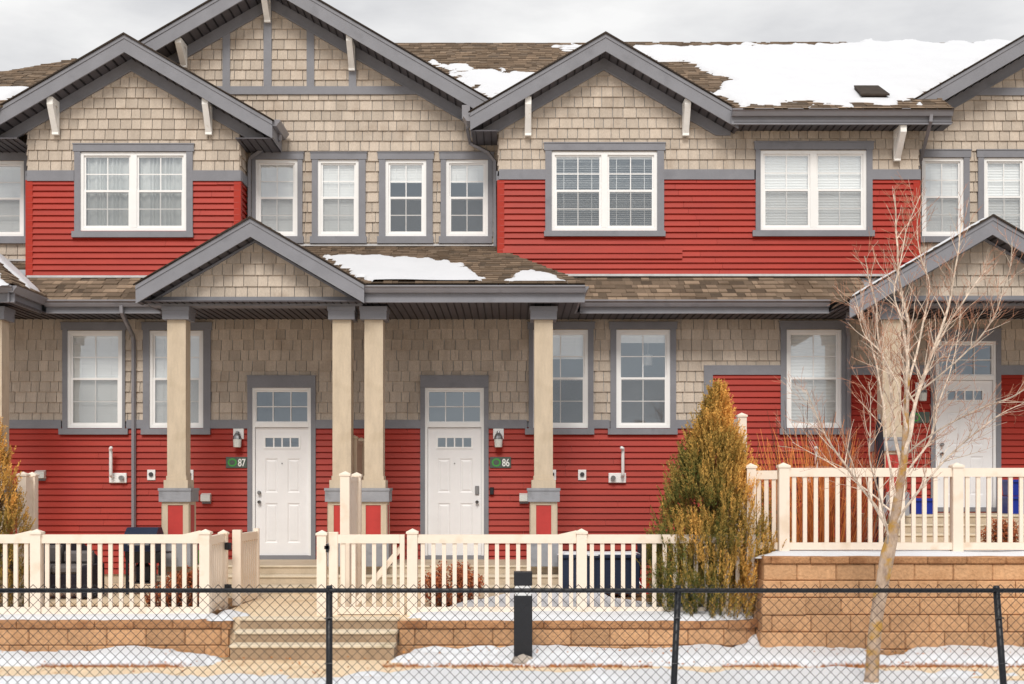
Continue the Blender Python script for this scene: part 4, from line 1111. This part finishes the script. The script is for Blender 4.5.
# upper fence
zt2 = Z(468,14.9); zb2 = Z(549.5,14.9); yu = -5.12
t = thing('picket_fence', (X(900,14.9),yu,1.27), 'cream picket fence on top of the tall block wall', 'fence', FG)
ux = [X(783,14.9), X(956,14.9), X(1128,14.9)]
fence_posts(t, [(ux[0],yu),(ux[1],yu),(ux[2],yu)], 1.26, Z(463.5,14.9))
post_mesh(X(751,15.0), -4.98, .45, Z(464,15.0), .055).build('fence_post', M['vinyl'], t)
fence_run(t, (ux[0]+.062,yu), (ux[1]-.062,yu), zb2, zt2, 15); fence_run(t, (ux[1]+.062,yu), (ux[2]-.062,yu), zb2, zt2, 15)
fence_run(t, (X(751,15)+.056,-4.98), (ux[0]-.062,yu+.02), zb2, zt2-.03, 3)
# privacy screens
def privacy(label, x, y0, y1, z0, z1, m='privacy', front_post=True):
    t = thing('privacy_fence', (x,y0,z0), label, 'privacy fence', 'beige privacy fence panels between units')
    g = MB(); n = max(1, int((y1-y0)/.15))
    for k in range(n):
        a = y0+(y1-y0)*k/n; b = y0+(y1-y0)*(k+1)/n; g.box(x-.02, x+.02, a+.003, b-.003, z0, z1-.1, .5)
    g.box(x-.03, x+.03, y0, y1, z1-.1, z1-.04, .5); g.build('panel', M[m], t)
    for yy in (y0-.06, y1+.06): post_mesh(x, yy, z0-.1, z1+.02, .06).build('post', M[m], t)
privacy('pale privacy panel rising behind the closed gate', X(346,16), -4.0, -2.95, .5, 2.26, 'vinyl')
privacy('beige privacy panel between the paired porch columns', -2.42, -1.0, -.12, .92, 2.85)
privacy('beige privacy panel half hidden behind the large evergreen', 3.23, -2.5, -1.3, 1.2, 3.1, 'vinyl')

privacy('beige privacy panel behind the left evergreen', X(25,17), -3.0, -2.8, .5, Z(474,17), 'vinyl')
# chain link fence
t = thing('chain_link_fence', (0,-11,.0), 'black chain-link fence across the foreground', 'fence')
yc = -11.0; D9 = 9.0; ztop_ = Z(590.5,D9)
g = MB(); pit = .0745; half = pit/2; hh = .0745
xw = -6.0; k = 0
while xw < 6.0:
    z = ztop_+.045; pts = []; s = 0
    while z > .12:
        xx = xw+(0 if s % 2 == 0 else half*1.0)
        pts.append((xx+random.uniform(-.0012,.0012), yc-.024+(.003 if s % 2 else -.003)*(1), z)); z -= hh/2; s += 1
    tip = pts[0]; nxt = pts[1]
    g.tube(pts, .0030, 3, .5, cap=False)
    z = ztop_+.045; pts = []; s = 0
    while z > .12:
        xx = xw+(0 if s % 2 == 0 else -half)
        pts.append((xx, yc-.024+(-.003 if s % 2 else .003), z)); z -= hh/2; s += 1
    g.tube(pts, .0030, 3, .5, cap=False)
    xw += pit
g.build('wire_mesh', M['wire'], t)
g = MB(); g.tube([(-6,yc,ztop_),(6,yc,ztop_)], .0165, 10, .5); g.build('top_rail', M['black'], t, smooth=True)
for (pt, pb) in ((329,329),(678.5,674),(997,1004),(-20,-22)):
    g = MB(); xa_, xb_ = X(pt,D9), X(pb,D9); sl = (xb_-xa_)/(.68)
    zb_ = G0-.05; xbase = xa_+sl*(ztop_-zb_)
    g.tube([(xbase,yc+.012,zb_),(xa_,yc+.012,ztop_+.005)], .024, 10, .5); g.tube([(xa_,yc+.012,ztop_+.005),(xa_,yc+.012,ztop_+.035)], [.028,.02], 10, .5); g.build('post', M['black'], t, smooth=True)
    g = MB()
    for j in range(3):
        zz = ztop_-.2-j*.33; xx = xa_+sl*(ztop_-zz); g.tube([(xx-.028,yc-.02,zz),(xx+.028,yc-.02,zz+.004)], .005, 5)
    g.build('tie_wire', M['black'], t)

# bollard light
d = 13.85; x = X(523,d); y = d-20; w = .102
t = thing('bollard_light', (x,y,G0), 'black square bollard light in front of the low block wall', 'bollard')
g = MB(); g.box(x-w, x+w, y-w, y+w, G0, Z(595,d), .5, ch=.01); g.build('body', M['black'], t)
g = MB(); g.box(x-w+.012, x+w-.012, y-w+.012, y+w-.012, Z(595,d)+.001, Z(585,d)-.001, .5); g.build('lens', M['lens'], t)
g = MB(); g.box(x-w, x+w, y-w, y+w, Z(585,d), Z(571.5,d), .5, ch=.008); g.build('cap', M['black'], t)
def rock(x, y, z, r, label):
    g = MB(); n = 10; m = 6
    base = len(g.v)
    for i in range(m+1):
        for k in range(n):
            a = 2*math.pi*k/n; b = math.pi*i/m
            v = Vector((math.sin(b)*math.cos(a), math.sin(b)*math.sin(a), math.cos(b)))
            rr = r*(1+.3*noise.noise(v*1.7+Vector((x,y,0)))); g.v.append((x+v.x*rr*1.3, y+v.y*rr, z+v.z*rr*.7))
    for i in range(m):
        for k in range(n):
            a = i*n+k; b = i*n+(k+1) % n; g.f.append((a, a+n, b+n, b)); g.t.append(.5)
    return tag(g.build('rock', M['rock'], None, smooth=True), label, 'rock')
rock(x, y-.18, G0+.04, .1, 'pale rock at the foot of the black bollard light')

# ================================================================== PATIO OBJECTS
# barbecue grill
d = 18.0; x = X(144,d); y = d-20
t = thing('barbecue_grill', (x,y,WZ), 'black barbecue grill standing on the left patio', 'grill')
g = MB(); z0 = 1.16
prof = [(-.2,0),(-.22,.1),(-.18,.25),(-.06,.34),(.1,.34),(.2,.25),(.22,0)]
g.prism([(x-.23,y+a,z0+b) for a, b in prof], (.46,0,0)); g.build('lid', M['navy'], t)
g = MB(); g.prism([(x-.22,y-.2,z0-.003),(x-.22,y+.2,z0-.003),(x-.22,y+.14,z0-.17),(x-.22,y-.14,z0-.17)], (.44,0,0)); g.build('firebox', M['black'], t)
g = MB(); g.tube([(x-.15,y-.24,z0+.1),(x-.15,y-.27,z0+.1),(x+.15,y-.27,z0+.1),(x+.15,y-.24,z0+.1)], .012, 6); g.build('handle', M['metal'], t)
for sx in (-1, 1):
    for sy in (-1, 1):
        g = MB(); g.box(x+sx*.2-.018, x+sx*.2+.018, y+sy*.14-.018, y+sy*.14+.018, WZ, z0-.1, .5); g.build('leg', M['black'], t)
for sx in (-1, 1):
    g = MB(); g.tube([(x+sx*.235,y+.14,WZ+.07),(x+sx*.265,y+.14,WZ+.07)], .07, 14); g.build('wheel', M['black'], t)
g = MB(); g.box(x-.2, x+.2, y-.13, y+.13, WZ+.15, WZ+.17, .5); g.build('bottom_shelf', M['black'], t)
g = MB(); g.box(x+.235, x+.40, y-.15, y+.15, z0-.03, z0-.01, .5); g.build('side_shelf', M['black'], t)
g = MB(); g.lathe((x-.02,y+.02,WZ+.171), [(.09,0),(.11,.02),(.115,.22),(.06,.28),(.03,.3),(.03,.33)], 14); g.build('gas_bottle', M['black'], t)
# loveseat
d = 17.4; x = X(58,d); y = d-20
t = thing('patio_sofa', (x,y,WZ), 'black patio sofa with grey cushions behind the left picket fence', 'sofa')
g = MB(); g.box(x-.45, x+.45, y-.3, y+.35, WZ+.12, WZ+.34, .5, ch=.03)
g.build('seat_base', M['blackfab'], t)
g = MB()
prof = [(x-.5,WZ+.3),(x-.5,WZ+.78),(x-.3,WZ+.83),(x+.0,WZ+.82),(x+.22,WZ+.74),(x+.42,WZ+.56),(x+.5,WZ+.4),(x+.5,WZ+.3)]
g.prism([(a,y+.28,b) for a, b in prof], (0,.12,0)); g.build('backrest', M['blackfab'], t)
for sx in (-1, 1):
    g = MB(); g.box(x+sx*.5-.06, x+sx*.5+.06, y-.32, y+.28, WZ+.02, WZ+(.55 if sx < 0 else .46), .5, ch=.02); g.build('armrest', M['blackfab'], t)
for sx in (-1, 1):
    g = MB(); g.box(x+sx*.22-.215, x+sx*.22+.215, y-.3, y+.2, WZ+.341, WZ+.46, .5, ch=.035); g.build('seat_cushion', M['greyfab'], t)
    g = MB(); g.box(x+sx*.22-.2, x+sx*.22+.2, y+.14, y+.27, WZ+.461, WZ+(.72 if sx < 0 else .64), .5, ch=.035); g.build('back_cushion', M['greyfab'], t)
for sx in (-1, 1):
    for sy in (-1, 1):
        g = MB(); g.box(x+sx*.42-.03, x+sx*.42+.03, y+sy*.25-.03, y+sy*.25+.03, WZ, WZ+.121, .5); g.build('foot', M['black'], t)
# deck box
d = 18.4; x0, x1 = X(558,d), X(637,d); y = d-20-.3
zb_ = .55; zt_ = Z(553,d-.3)
t = thing('deck_box', ((x0+x1)/2,y,zb_), 'navy blue ribbed deck storage box with snow on its lid', 'storage box')
g = MB(); g.box(x0+.02, x1-.02, y-.24, y+.24, zb_, zt_-.07, .5)
n = 9
for k in range(n): 
    a = x0+.03+(x1-x0-.06)*k/n; g.box(a+.02, a+(x1-x0)/n-.02, y-.255, y-.24, zb_+.03, zt_-.09, .5)
g.build('body', M['navy'], t)
g = MB(); g.box(x0, x1, y-.28, y+.27, zt_-.069, zt_-.01, .5, ch=.015); g.build('lid', M['navy'], t)
g = MB(); snow_field(g, [(x0+.05,y-.24),(x1-.05,y-.24),(x1-.03,y+.24),(x0+.03,y+.24)], lambda a, b: zt_-.012, .03, .035, .08, 4, .08, 61)
tag(g.build('box_snow', M['snow'], None, smooth=True), 'thin snow lying on the lid of the navy deck box', 'snow', kind='stuff')
# folding chair + bucket
def bucket(name, x, y, z, r, h, m, label, cat):
    t = thing(name, (x,y,z), label, cat)
    g = MB(); g.lathe((x,y,z), [(r*.78,0),(r*.8,.005),(r,h-.02),(r*1.07,h-.02),(r*1.07,h),(r*.96,h),(r*.76,.02)], 20); g.build('shell', M[m], t, smooth=False)
    g = MB(); pts = [(x+r*1.07*math.cos(a), y-.02-r*.5*math.sin(a), z+h-.03-.1*math.sin(a)) for a in [math.pi*k/8 for k in range(9)]]; g.tube(pts, .005, 5); g.build('handle', M['metal'], t)
    return t
bucket('bucket', X(646,17.9), -2.1, .55, .095, .22, 'redplastic', 'red plastic bucket on the snowy patio beside the navy deck box', 'bucket')
d = 18.6; x = X(651,d); y = d-20
t = thing('folding_chair', (x,y,.52), 'dark folding camp chair between the navy deck box and the evergreen', 'chair')
for sx in (-1, 1):
    g = MB(); g.tube([(x+sx*.17,y-.2,.52),(x+sx*.17,y+.2,.98)], .012, 6); g.build('leg', M['black'], t)
    g = MB(); g.tube([(x+sx*.18,y+.2,.52),(x+sx*.18,y-.2,.94),(x+sx*.18,y-.2,.96)], .012, 6); g.build('leg', M['black'], t)
g = MB(); g.prism([(x-.17,y-.18,.93),(x+.17,y-.18,.93),(x+.17,y+.2,.9),(x-.17,y+.2,.9)], (0,0,.02)); g.build('seat', M['blackfab'], t)
g = MB(); g.prism([(x-.18,y+.2,.94),(x+.18,y+.2,.94),(x+.18,y+.28,1.28),(x-.18,y+.28,1.28)], (0,.02,0)); g.build('backrest', M['blackfab'], t)
# lime watering can on landing of 87
x, y, z = X(196.5,18.9), -1.1, .92
t = thing('watering_can', (x,y,z), 'lime green watering can on the landing beside the left porch column', 'watering can')
g = MB(); g.lathe((x,y,z), [(.08,0),(.09,.01),(.085,.17),(.06,.2),(.055,.2),(.05,.17)], 16); g.build('tank', M['lime'], t)
g = MB(); g.tube([(x+.07,y,z+.04),(x+.16,y,z+.13),(x+.2,y,z+.2)], [.02,.014,.02], 8); g.build('spout', M['lime'], t)
g = MB(); g.tube([(x-.05,y,z+.19),(x-.13,y,z+.2),(x-.14,y,z+.1),(x-.08,y,z+.05)], .01, 6); g.build('handle', M['lime'], t)
# blue recycling boxes
def crate(x, y, z, w, dp, h, label, ang=0):
    t = thing('recycling_box', (x,y,z), label, 'recycling box', 'blue recycling boxes by the raised door')
    g = MB(); a = w*.44; b = dp*.44
    g.poly([(x-a,y-b,z+.002),(x+a,y-b,z+.002),(x+a,y+b,z+.002),(x-a,y+b,z+.002)])
    A = [(-a,-b),(a,-b),(a,b),(-a,b)]; Bq = [(-w/2,-dp/2),(w/2,-dp/2),(w/2,dp/2),(-w/2,dp/2)]
    for k in range(4):
        k2 = (k+1) % 4
        g.poly([(x+A[k][0],y+A[k][1],z),(x+A[k2][0],y+A[k2][1],z),(x+Bq[k2][0],y+Bq[k2][1],z+h),(x+Bq[k][0],y+Bq[k][1],z+h)])
    g.build('tub', M['blue'], t)
    g = MB(); e = .02
    g.box(x-w/2-e, x+w/2+e, y-dp/2-e, y-dp/2, z+h-.04, z+h, .5); g.box(x-w/2-e, x+w/2+e, y+dp/2, y+dp/2+e, z+h-.04, z+h, .5)
    g.box(x-w/2-e, x-w/2, y-dp/2, y+dp/2, z+h-.04, z+h, .5); g.box(x+w/2, x+w/2+e, y-dp/2, y+dp/2, z+h-.04, z+h, .5); g.build('rim', M['blue'], t)
crate(X(922,19.2), -.75, 1.67, .3, .4, .24, 'blue recycling box left of the raised right-hand door')
crate(X(1020,19.2), -.6, 1.67, .34, .42, .27, 'lower blue recycling box of the stack right of the raised door')
crate(X(1021,19.2), -.6, 1.95, .3, .36, .25, 'upper blue recycling box of the stack right of the raised door')
# closed black umbrella
x, y, z = X(873,18), -2.3, 1.275
t = thing('patio_umbrella', (x,y,z), 'closed black patio umbrella beside the right porch column', 'umbrella')
g = MB(); g.tube([(x,y,z),(x,y,z+1.85)], .018, 8); g.build('pole', M['metal'], t)
g = MB(); g.lathe((x,y,z), [(.02,1.78),(.05,1.7),(.07,1.4),(.09,.9),(.10,.55),(.06,.5)][::-1], 10); g.build('canopy', M['blackfab'], t)
g = MB(); g.lathe((x,y,z), [(.22,0),(.22,.05),(.05,.09),(.035,.25)], 18); g.build('base', M['black'], t)

# ================================================================== PLANTS
def arborvitae(name, x, y, z, r, h, n, label, seed, lean=0):
    rnd = random.Random(seed)
    t = thing(name, (x,y,z), label, 'evergreen shrub', 'columnar evergreens behind the picket fences')
    g = MB(); g.tube([(x,y,z-.05),(x+.01,y,z+h*.5),(x+lean,y,z+h*.9)], [.05,.03,.008], 7)
    for k in range(60):
        zz = z+h*rnd.uniform(.05,.85); a = rnd.uniform(0,6.28); rr = r*.75*(1-(zz-z)/h)
        g.tube([(x,y,zz),(x+math.cos(a)*rr*.5,y+math.sin(a)*rr*.5,zz+rr*.5),(x+math.cos(a)*rr*.8,y+math.sin(a)*rr*.8,zz+rr*1.1)], [.012,.007,.003], 4)
    g.build('trunk', M['stemwood'], t)
    g = MB(); 
    def prof(u):   # radius fraction with height fraction
        if u < .18: return .82+.18*(u/.18)
        return max(.0, 1-((u-.18)/.82)**1.6)*(1-.3*max(0,u-.75)/.25)
    # plumes: upright sprays clustered
    nc = n//26
    for c in range(nc):
        u = rnd.random()**1.15; a = rnd.uniform(0, 2*math.pi); 
        lump = 1+.24*noise.noise(Vector((math.cos(a)*1.6, math.sin(a)*1.6, u*4+seed)))
        if noise.noise(Vector((math.cos(a)*2.6, math.sin(a)*2.6, u*7+seed*3))) < -.36: continue
        R_ = r*prof(u)*lump*(1+.12*rnd.random()*(rnd.random() < .3)); q = rnd.random()**(.38 if rnd.random() < .7 else .9)
        cx_ = x+math.cos(a)*R_*q+lean*u; cy_ = y+math.sin(a)*R_*q; cz_ = z+.02+u*h*.93
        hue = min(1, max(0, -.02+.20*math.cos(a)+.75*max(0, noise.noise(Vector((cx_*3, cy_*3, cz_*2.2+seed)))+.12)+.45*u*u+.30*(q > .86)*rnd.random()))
        out = Vector((math.cos(a), math.sin(a), 0))
        fan = Vector((-math.sin(a), math.cos(a), 0))*math.cos(rnd.uniform(0,3.14))+out*math.sin(rnd.uniform(0,3.14))
        L_ = rnd.uniform(.12,.24)*(.8+.4*q)
        axis = (Vector((0,0,1))+out*rnd.uniform(.05,.55)+Vector((rnd.gauss(0,.12), rnd.gauss(0,.12), 0))).normalized()
        fan = (fan-axis*fan.dot(axis)); fan = fan.normalized() if fan.length > .05 else axis.orthogonal().normalized()
        nrm = axis.cross(fan)
        for k in range(26):
            s = k/25; side = -1 if k % 2 else 1
            p = Vector((cx_, cy_, cz_))+axis*L_*s
            ln = rnd.uniform(.035,.07)*(1-.45*s)
            dr = (axis*rnd.uniform(.7,1.2)+fan*side*rnd.uniform(.3,.9)+nrm*rnd.gauss(0,.28)).normalized()
            wv = (nrm*rnd.gauss(0,1)+fan*rnd.gauss(0,1)).normalized()*rnd.uniform(.005,.0095)
            e = p+dr*ln
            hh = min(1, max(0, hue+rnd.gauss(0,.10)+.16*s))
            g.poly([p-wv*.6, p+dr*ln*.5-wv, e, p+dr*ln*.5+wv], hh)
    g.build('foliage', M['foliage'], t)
    return t
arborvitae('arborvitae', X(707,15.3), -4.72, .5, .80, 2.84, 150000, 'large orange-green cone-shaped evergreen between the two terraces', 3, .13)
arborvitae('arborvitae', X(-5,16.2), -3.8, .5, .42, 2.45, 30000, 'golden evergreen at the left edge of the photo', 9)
# low snow flecks on the evergreen are left to the shrub's own colour

def leafy_shrub(name, x, y, z, r, h, n, label, seed, nst=34):
    rnd = random.Random(seed)
    t = thing(name, (x,y,z), label, 'shrub', 'rusty leafy shrubs behind the fences')
    g = MB(); tips = []
    for k in range(nst):
        a = rnd.uniform(0,6.28); q = rnd.random()**.6; 
        p0 = Vector((x+math.cos(a)*.06, y+math.sin(a)*.06, z-.02)); p2 = Vector((x+math.cos(a)*r*q, y+math.sin(a)*r*q, z+h*math.sqrt(max(0,1-.75*q*q))*rnd.uniform(.8,1.02)))
        p1 = (p0+p2)/2+Vector((math.cos(a)*r*.15, math.sin(a)*r*.15, .0))
        g.tube([p0,p1,p2], [.007,.005,.002], 4); tips.append((p0,p1,p2))
    g.build('stems', M['stemwood'], t)
    g = MB()
    for k in range(n):
        p0, p1, p2 = rnd.choice(tips); s = rnd.random()**.5
        p = (p0.lerp(p1, s*2) if s < .5 else p1.lerp(p2, s*2-1))+Vector((rnd.gauss(0,.035), rnd.gauss(0,.035), rnd.gauss(0,.03)))
        if p.z < z+.02: p.z = z+.02
        u = Vector((rnd.gauss(0,1), rnd.gauss(0,1), rnd.gauss(0,1))).normalized(); v = u.orthogonal().normalized(); L_ = rnd.uniform(.012,.028)
        g.poly([p-u*L_, p+v*L_*.5, p+u*L_, p-v*L_*.5])
    g.build('leaves', M['rust'], t)
leafy_shrub('leafy_shrub', X(452,16.3), -3.75, WZ-.04, .47, .62, 5200, 'rounded rusty brown shrub behind the fence below door 86', 4)
leafy_shrub('leafy_shrub', X(184,16.6), -3.4, WZ-.04, .34, .52, 3400, 'rusty brown shrub behind the fence beside the black grill', 5)
leafy_shrub('leafy_shrub', X(1003,16.3), -3.7, 1.26, .28, .42, 2200, 'small rusty shrub on the upper terrace at the right edge', 6)
leafy_shrub('leafy_shrub', X(164,16.4), -3.7, WZ-.04, .2, .34, 1200, 'smallest rusty shrub, left beside a larger one behind the left fence', 16)
def stem_shrub(name, x, y, z, r, h, n, label, seed, m='orange', spread=.42):
    rnd = random.Random(seed)
    g = MB()
    for k in range(n):
        a = rnd.uniform(0,6.28); q = rnd.random()**.7
        hh = h*rnd.uniform(.55,1.05)*(1-.25*q)
        p = Vector((x+math.cos(a)*r*.75*q, y+math.sin(a)*r*.3*q, z-.02)); dirn = Vector((math.cos(a)*spread*q, math.sin(a)*spread*q, 1)).normalized()
        pts = [p]; c = p.copy(); dd = dirn.copy()
        for j in range(5):
            dd = (dd+Vector((rnd.gauss(0,.07), rnd.gauss(0,.07), 0))).normalized(); c = c+dd*hh/5; pts.append(c.copy())
        tn = min(1, max(0, .25+.9*((pts[-1].x-x)/r)*.8+rnd.gauss(0,.22)))
        g.tube(pts, [.0065,.006,.0055,.005,.0042,.0025], 4, tn, cap=False)
        for j in (2, 3, 4):
            if rnd.random() < .8:
                e = pts[j]+Vector((rnd.gauss(0,.10), rnd.gauss(0,.08), rnd.uniform(.12,.28))); g.tube([pts[j], (pts[j]+e)/2+Vector((0,0,-.01)), e], [.0032,.0025,.001], 3, tn, cap=False)
    return tag(g.build(name, M[m], None), label, 'shrub')
stem_shrub('twig_shrub', X(818,16.0), -4.1, 1.26, 1.0, 1.8, 280, 'dense upright orange-red twig shrub behind the upper picket fence', 11)
stem_shrub('twig_shrub', X(806,16.8), -3.0, 1.26, .95, 2.1, 60, 'sparse tall dark twigs reaching up to the lower right window', 12, 'stemwood', .2)

# bare tree
def bare_tree():
    rnd = random.Random(21)
    d = 12.0; y0 = d-20
    t = thing('bare_tree', (X(868,d),y0,G0-.02), 'leafless young tree with a lichened trunk in front of the right townhouse', 'tree')
    W = lambda px, py, dy=0: Vector((X(px,d), y0+dy, Z(py,d)))
    tr = MB()
    P = [W(866,712),W(871,684),W(873,655),W(877,615),W(883,580),W(888,553),W(893,533),W(897,505),W(901,478),W(905,450),W(906,415),W(908,375)]
    rd = [.088,.078,.074,.072,.074,.078,.062,.052,.046,.040,.032,.022]
    # resample smooth
    def smooth(P, rd, k=4):
        out, ro = [], []
        for i in range(len(P)-1):
            p0 = P[max(i-1,0)]; p1 = P[i]; p2 = P[i+1]; p3 = P[min(i+2,len(P)-1)]
            for j in range(k):
                s = j/k
                out.append(.5*((2*p1)+(p2-p0)*s+(2*p0-5*p1+4*p2-p3)*s*s+(3*p1-p0-3*p2+p3)*s**3)); ro.append(rd[i]*(1-s)+rd[i+1]*s)
        out.append(P[-1]); ro.append(rd[-1]); return out, ro
    A, B_ = smooth(P, rd)
    B_ = [r*.88*(1+.08*noise.noise(Vector((0,0,i*.9)))) for i, r in enumerate(B_)]
    tr.tube(A, B_, 14, .5)
    tr.build('trunk', M['bark'], t, smooth=True)
    br = MB(); tw = MB()
    def grow(p, dirn, L_, r, lev, bend=.10):
        """one branch with children"""
        n = max(3, int(L_/.07)); pts = [p.copy()]; c = p.copy(); dd = dirn.normalized(); dirs = [dd.copy()]
        for i in range(n):
            dd = (dd+Vector((rnd.gauss(0,bend), rnd.gauss(0,bend), rnd.gauss(.035,bend*.7)))).normalized(); c = c+dd*L_/n; pts.append(c.copy()); dirs.append(dd.copy())
        rr = [max(.0014, r*(1-.85*i/n)) for i in range(n+1)]
        (br if lev <= 1 else tw).tube(pts, rr, 5 if lev <= 1 else 3, min(1,max(0,rnd.gauss(.55,.25))), cap=False)
        kids(pts, dirs, rr, lev, L_)
    def kids(pts, dirs, rr, lev, L_):
        if lev >= 3: return
        n = len(pts)-1
        step = {0: .11, 1: .095, 2: .085}[lev]; cnt = int(L_/step); s0 = .22 if lev == 0 else .15
        for k in range(cnt):
            u = s0+(1-s0)*(k+rnd.random())/cnt; i = min(n, int(u*n))
            dd = dirs[i]; o = dd.orthogonal().normalized(); o = Matrix.Rotation(rnd.uniform(0,6.28), 3, dd) @ o
            nd = (dd*rnd.uniform(.7,1.1)+o*rnd.uniform(.5,.95)+Vector((0,0,.22))).normalized()
            if lev == 0: L2 = rnd.uniform(.3,.7)*(1.1-.6*u)
            elif lev == 1: L2 = rnd.uniform(.12,.34)*(1.1-.5*u)
            else: L2 = rnd.uniform(.04,.12)
            grow(pts[i], nd, L2, max(.0022, rr[i]*.55), lev+1, .13)
    limbs = [
     ([(905,450,0),(906,410,0),(908,370,.05),(913,330,.1),(905,285,.15),(903,235,.2),(898,190,.2)], .040),
     ([(903,462,0),(911,415,-.1),(925,360,-.15),(940,310,-.2),(946,262,-.3),(952,225,-.3)], .034),
     ([(902,470,0),(899,425,.15),(896,375,.25),(888,330,.3),(884,285,.35),(876,248,.4)], .030),
     ([(906,440,0),(922,395,.2),(938,360,.3),(962,320,.4),(985,285,.4),(1005,262,.45)], .026),
     ([(907,415,0),(901,375,-.2),(893,330,-.3),(885,300,-.3),(893,250,-.35),(905,205,-.4)], .022),
     ([(897,503,0),(884,452,-.1),(877,400,-.2),(866,345,-.2),(858,322,-.2),(850,305,-.2)], .022),
     ([(892,535,0),(872,500,.1),(853,470,.15),(832,438,.2),(818,408,.2),(811,388,.2)], .026),
     ([(893,530,0),(908,498,-.15),(930,468,-.2),(958,440,-.3),(985,418,-.3),(1010,405,-.3)], .024),
     ([(899,490,0),(920,462,.2),(942,436,.3),(950,400,.3),(968,350,.35),(975,300,.4)], .022),
     ([(889,552,0),(880,520,-.15),(870,490,-.3),(858,455,-.35),(860,415,-.4),(856,385,-.4)], .018),
     ([(905,455,0),(932,430,-.2),(965,412,-.3),(995,400,-.35),(1018,385,-.4),(1030,370,-.4)], .016),
     ([(896,515,0),(868,485,.3),(845,465,.4),(826,452,.5),(806,440,.5)], .015),
     ([(909,380,0),(930,330,.25),(940,280,.3),(928,235,.35),(934,200,.35)], .020),
     ([(906,430,0),(887,385,-.3),(868,358,-.4),(852,340,-.4),(843,312,-.4)], .016),
     ([(908,400,0),(945,365,-.3),(972,330,-.4),(990,290,-.4),(996,250,-.4)], .017),
     ([(903,460,0),(915,440,.1),(925,470,.3),(950,400,.4),(955,360,.4),(962,330,.4)], .010),
    ]
    for L_, r in limbs:
        Q = [W(a,b,c) for a, b, c in L_]
        r *= .60; n = len(Q); q, rr = smooth(Q, [r*(1-.78*i/(n-1)) for i in range(n)], 5)
        q = [p+Vector((noise.noise(p*3+Vector((r*900,0,0)))*.03, noise.noise(p*3+Vector((0,r*900,0)))*.04, 0)) if i > 2 else p for i, p in enumerate(q)]
        br.tube(q, rr, 7, min(1,max(0,rnd.gauss(.5,.2))), cap=False)
        dirs = [(q[min(i+1,len(q)-1)]-q[max(i-1,0)]).normalized() for i in range(len(q))]
        tot = sum((q[i+1]-q[i]).length for i in range(len(q)-1))
        kids(q, dirs, rr, 0, tot)
    br.build('branches', M['branch'], t); tw.build('twigs', M['twig'], t)
bare_tree()

# ================================================================== LIGHT, SKY, CAMERA
w = bpy.data.worlds.new('World'); SC.world = w; w.use_nodes = True
nt = w.node_tree; N = nt.nodes; L = nt.links; N.clear()
out = N.new('ShaderNodeOutputWorld'); bg1 = N.new('ShaderNodeBackground'); bg2 = N.new('ShaderNodeBackground'); mx = N.new('ShaderNodeMixShader')
sky = N.new('ShaderNodeTexSky'); sky.sky_type = 'NISHITA'; sky.sun_disc = False
EL, AZ = R(46), R(186)     # azimuth of the sun, from +Y clockwise
sky.sun_elevation = EL; sky.sun_rotation = AZ; sky.air_density = 1.0; sky.dust_density = 3.0
L.new(sky.outputs[0], bg1.inputs[0]); bg1.inputs[1].default_value = .08
tc = N.new('ShaderNodeTexCoord'); mp = N.new('ShaderNodeMapping'); mp.inputs['Scale'].default_value = (2.2, 2.2, 7)
nz = N.new('ShaderNodeTexNoise'); nz.inputs['Scale'].default_value = 1.6; nz.inputs['Detail'].default_value = 7; nz.inputs['Roughness'].default_value = .55
L.new(tc.outputs['Generated'], mp.inputs[0]); L.new(mp.outputs[0], nz.inputs['Vector'])
rp = N.new('ShaderNodeValToRGB'); rp.color_ramp.elements[0].position = .36; rp.color_ramp.elements[1].position = .62
rp.color_ramp.elements[0].color = (.62,.622,.635,1); rp.color_ramp.elements[1].color = (.90,.895,.885,1)
L.new(nz.outputs['Fac'], rp.inputs[0]); L.new(rp.outputs[0], bg2.inputs[0]); bg2.inputs[1].default_value = .86
mx.inputs[0].default_value = .94
L.new(bg1.outputs[0], mx.inputs[1]); L.new(bg2.outputs[0], mx.inputs[2]); L.new(mx.outputs[0], out.inputs[0])
sd = bpy.data.lights.new('sun', 'SUN'); sd.energy = 1.75; sd.angle = R(22); sd.color = (1,.95,.87)
so_ = bpy.data.objects.new('sun', sd); COL.objects.link(so_)
dirv = Vector((math.sin(AZ)*math.cos(EL), math.cos(AZ)*math.cos(EL), math.sin(EL)))
so_.rotation_euler = dirv.to_track_quat('Z', 'Y').to_euler()
cam = bpy.data.cameras.new('camera'); co = bpy.data.objects.new('camera', cam); COL.objects.link(co)
co.location = (0,-20,CZ); co.rotation_euler = (R(90),0,0)
cam.sensor_width = 36; cam.lens = 36*F/1024; cam.shift_y = (HY-342)/1024; cam.clip_end = 1500; cam.clip_start = .1
SC.camera = co
SC.view_settings.view_transform = 'Standard'; SC.view_settings.look = 'None'; SC.view_settings.exposure = 0.38; SC.view_settings.gamma = 1
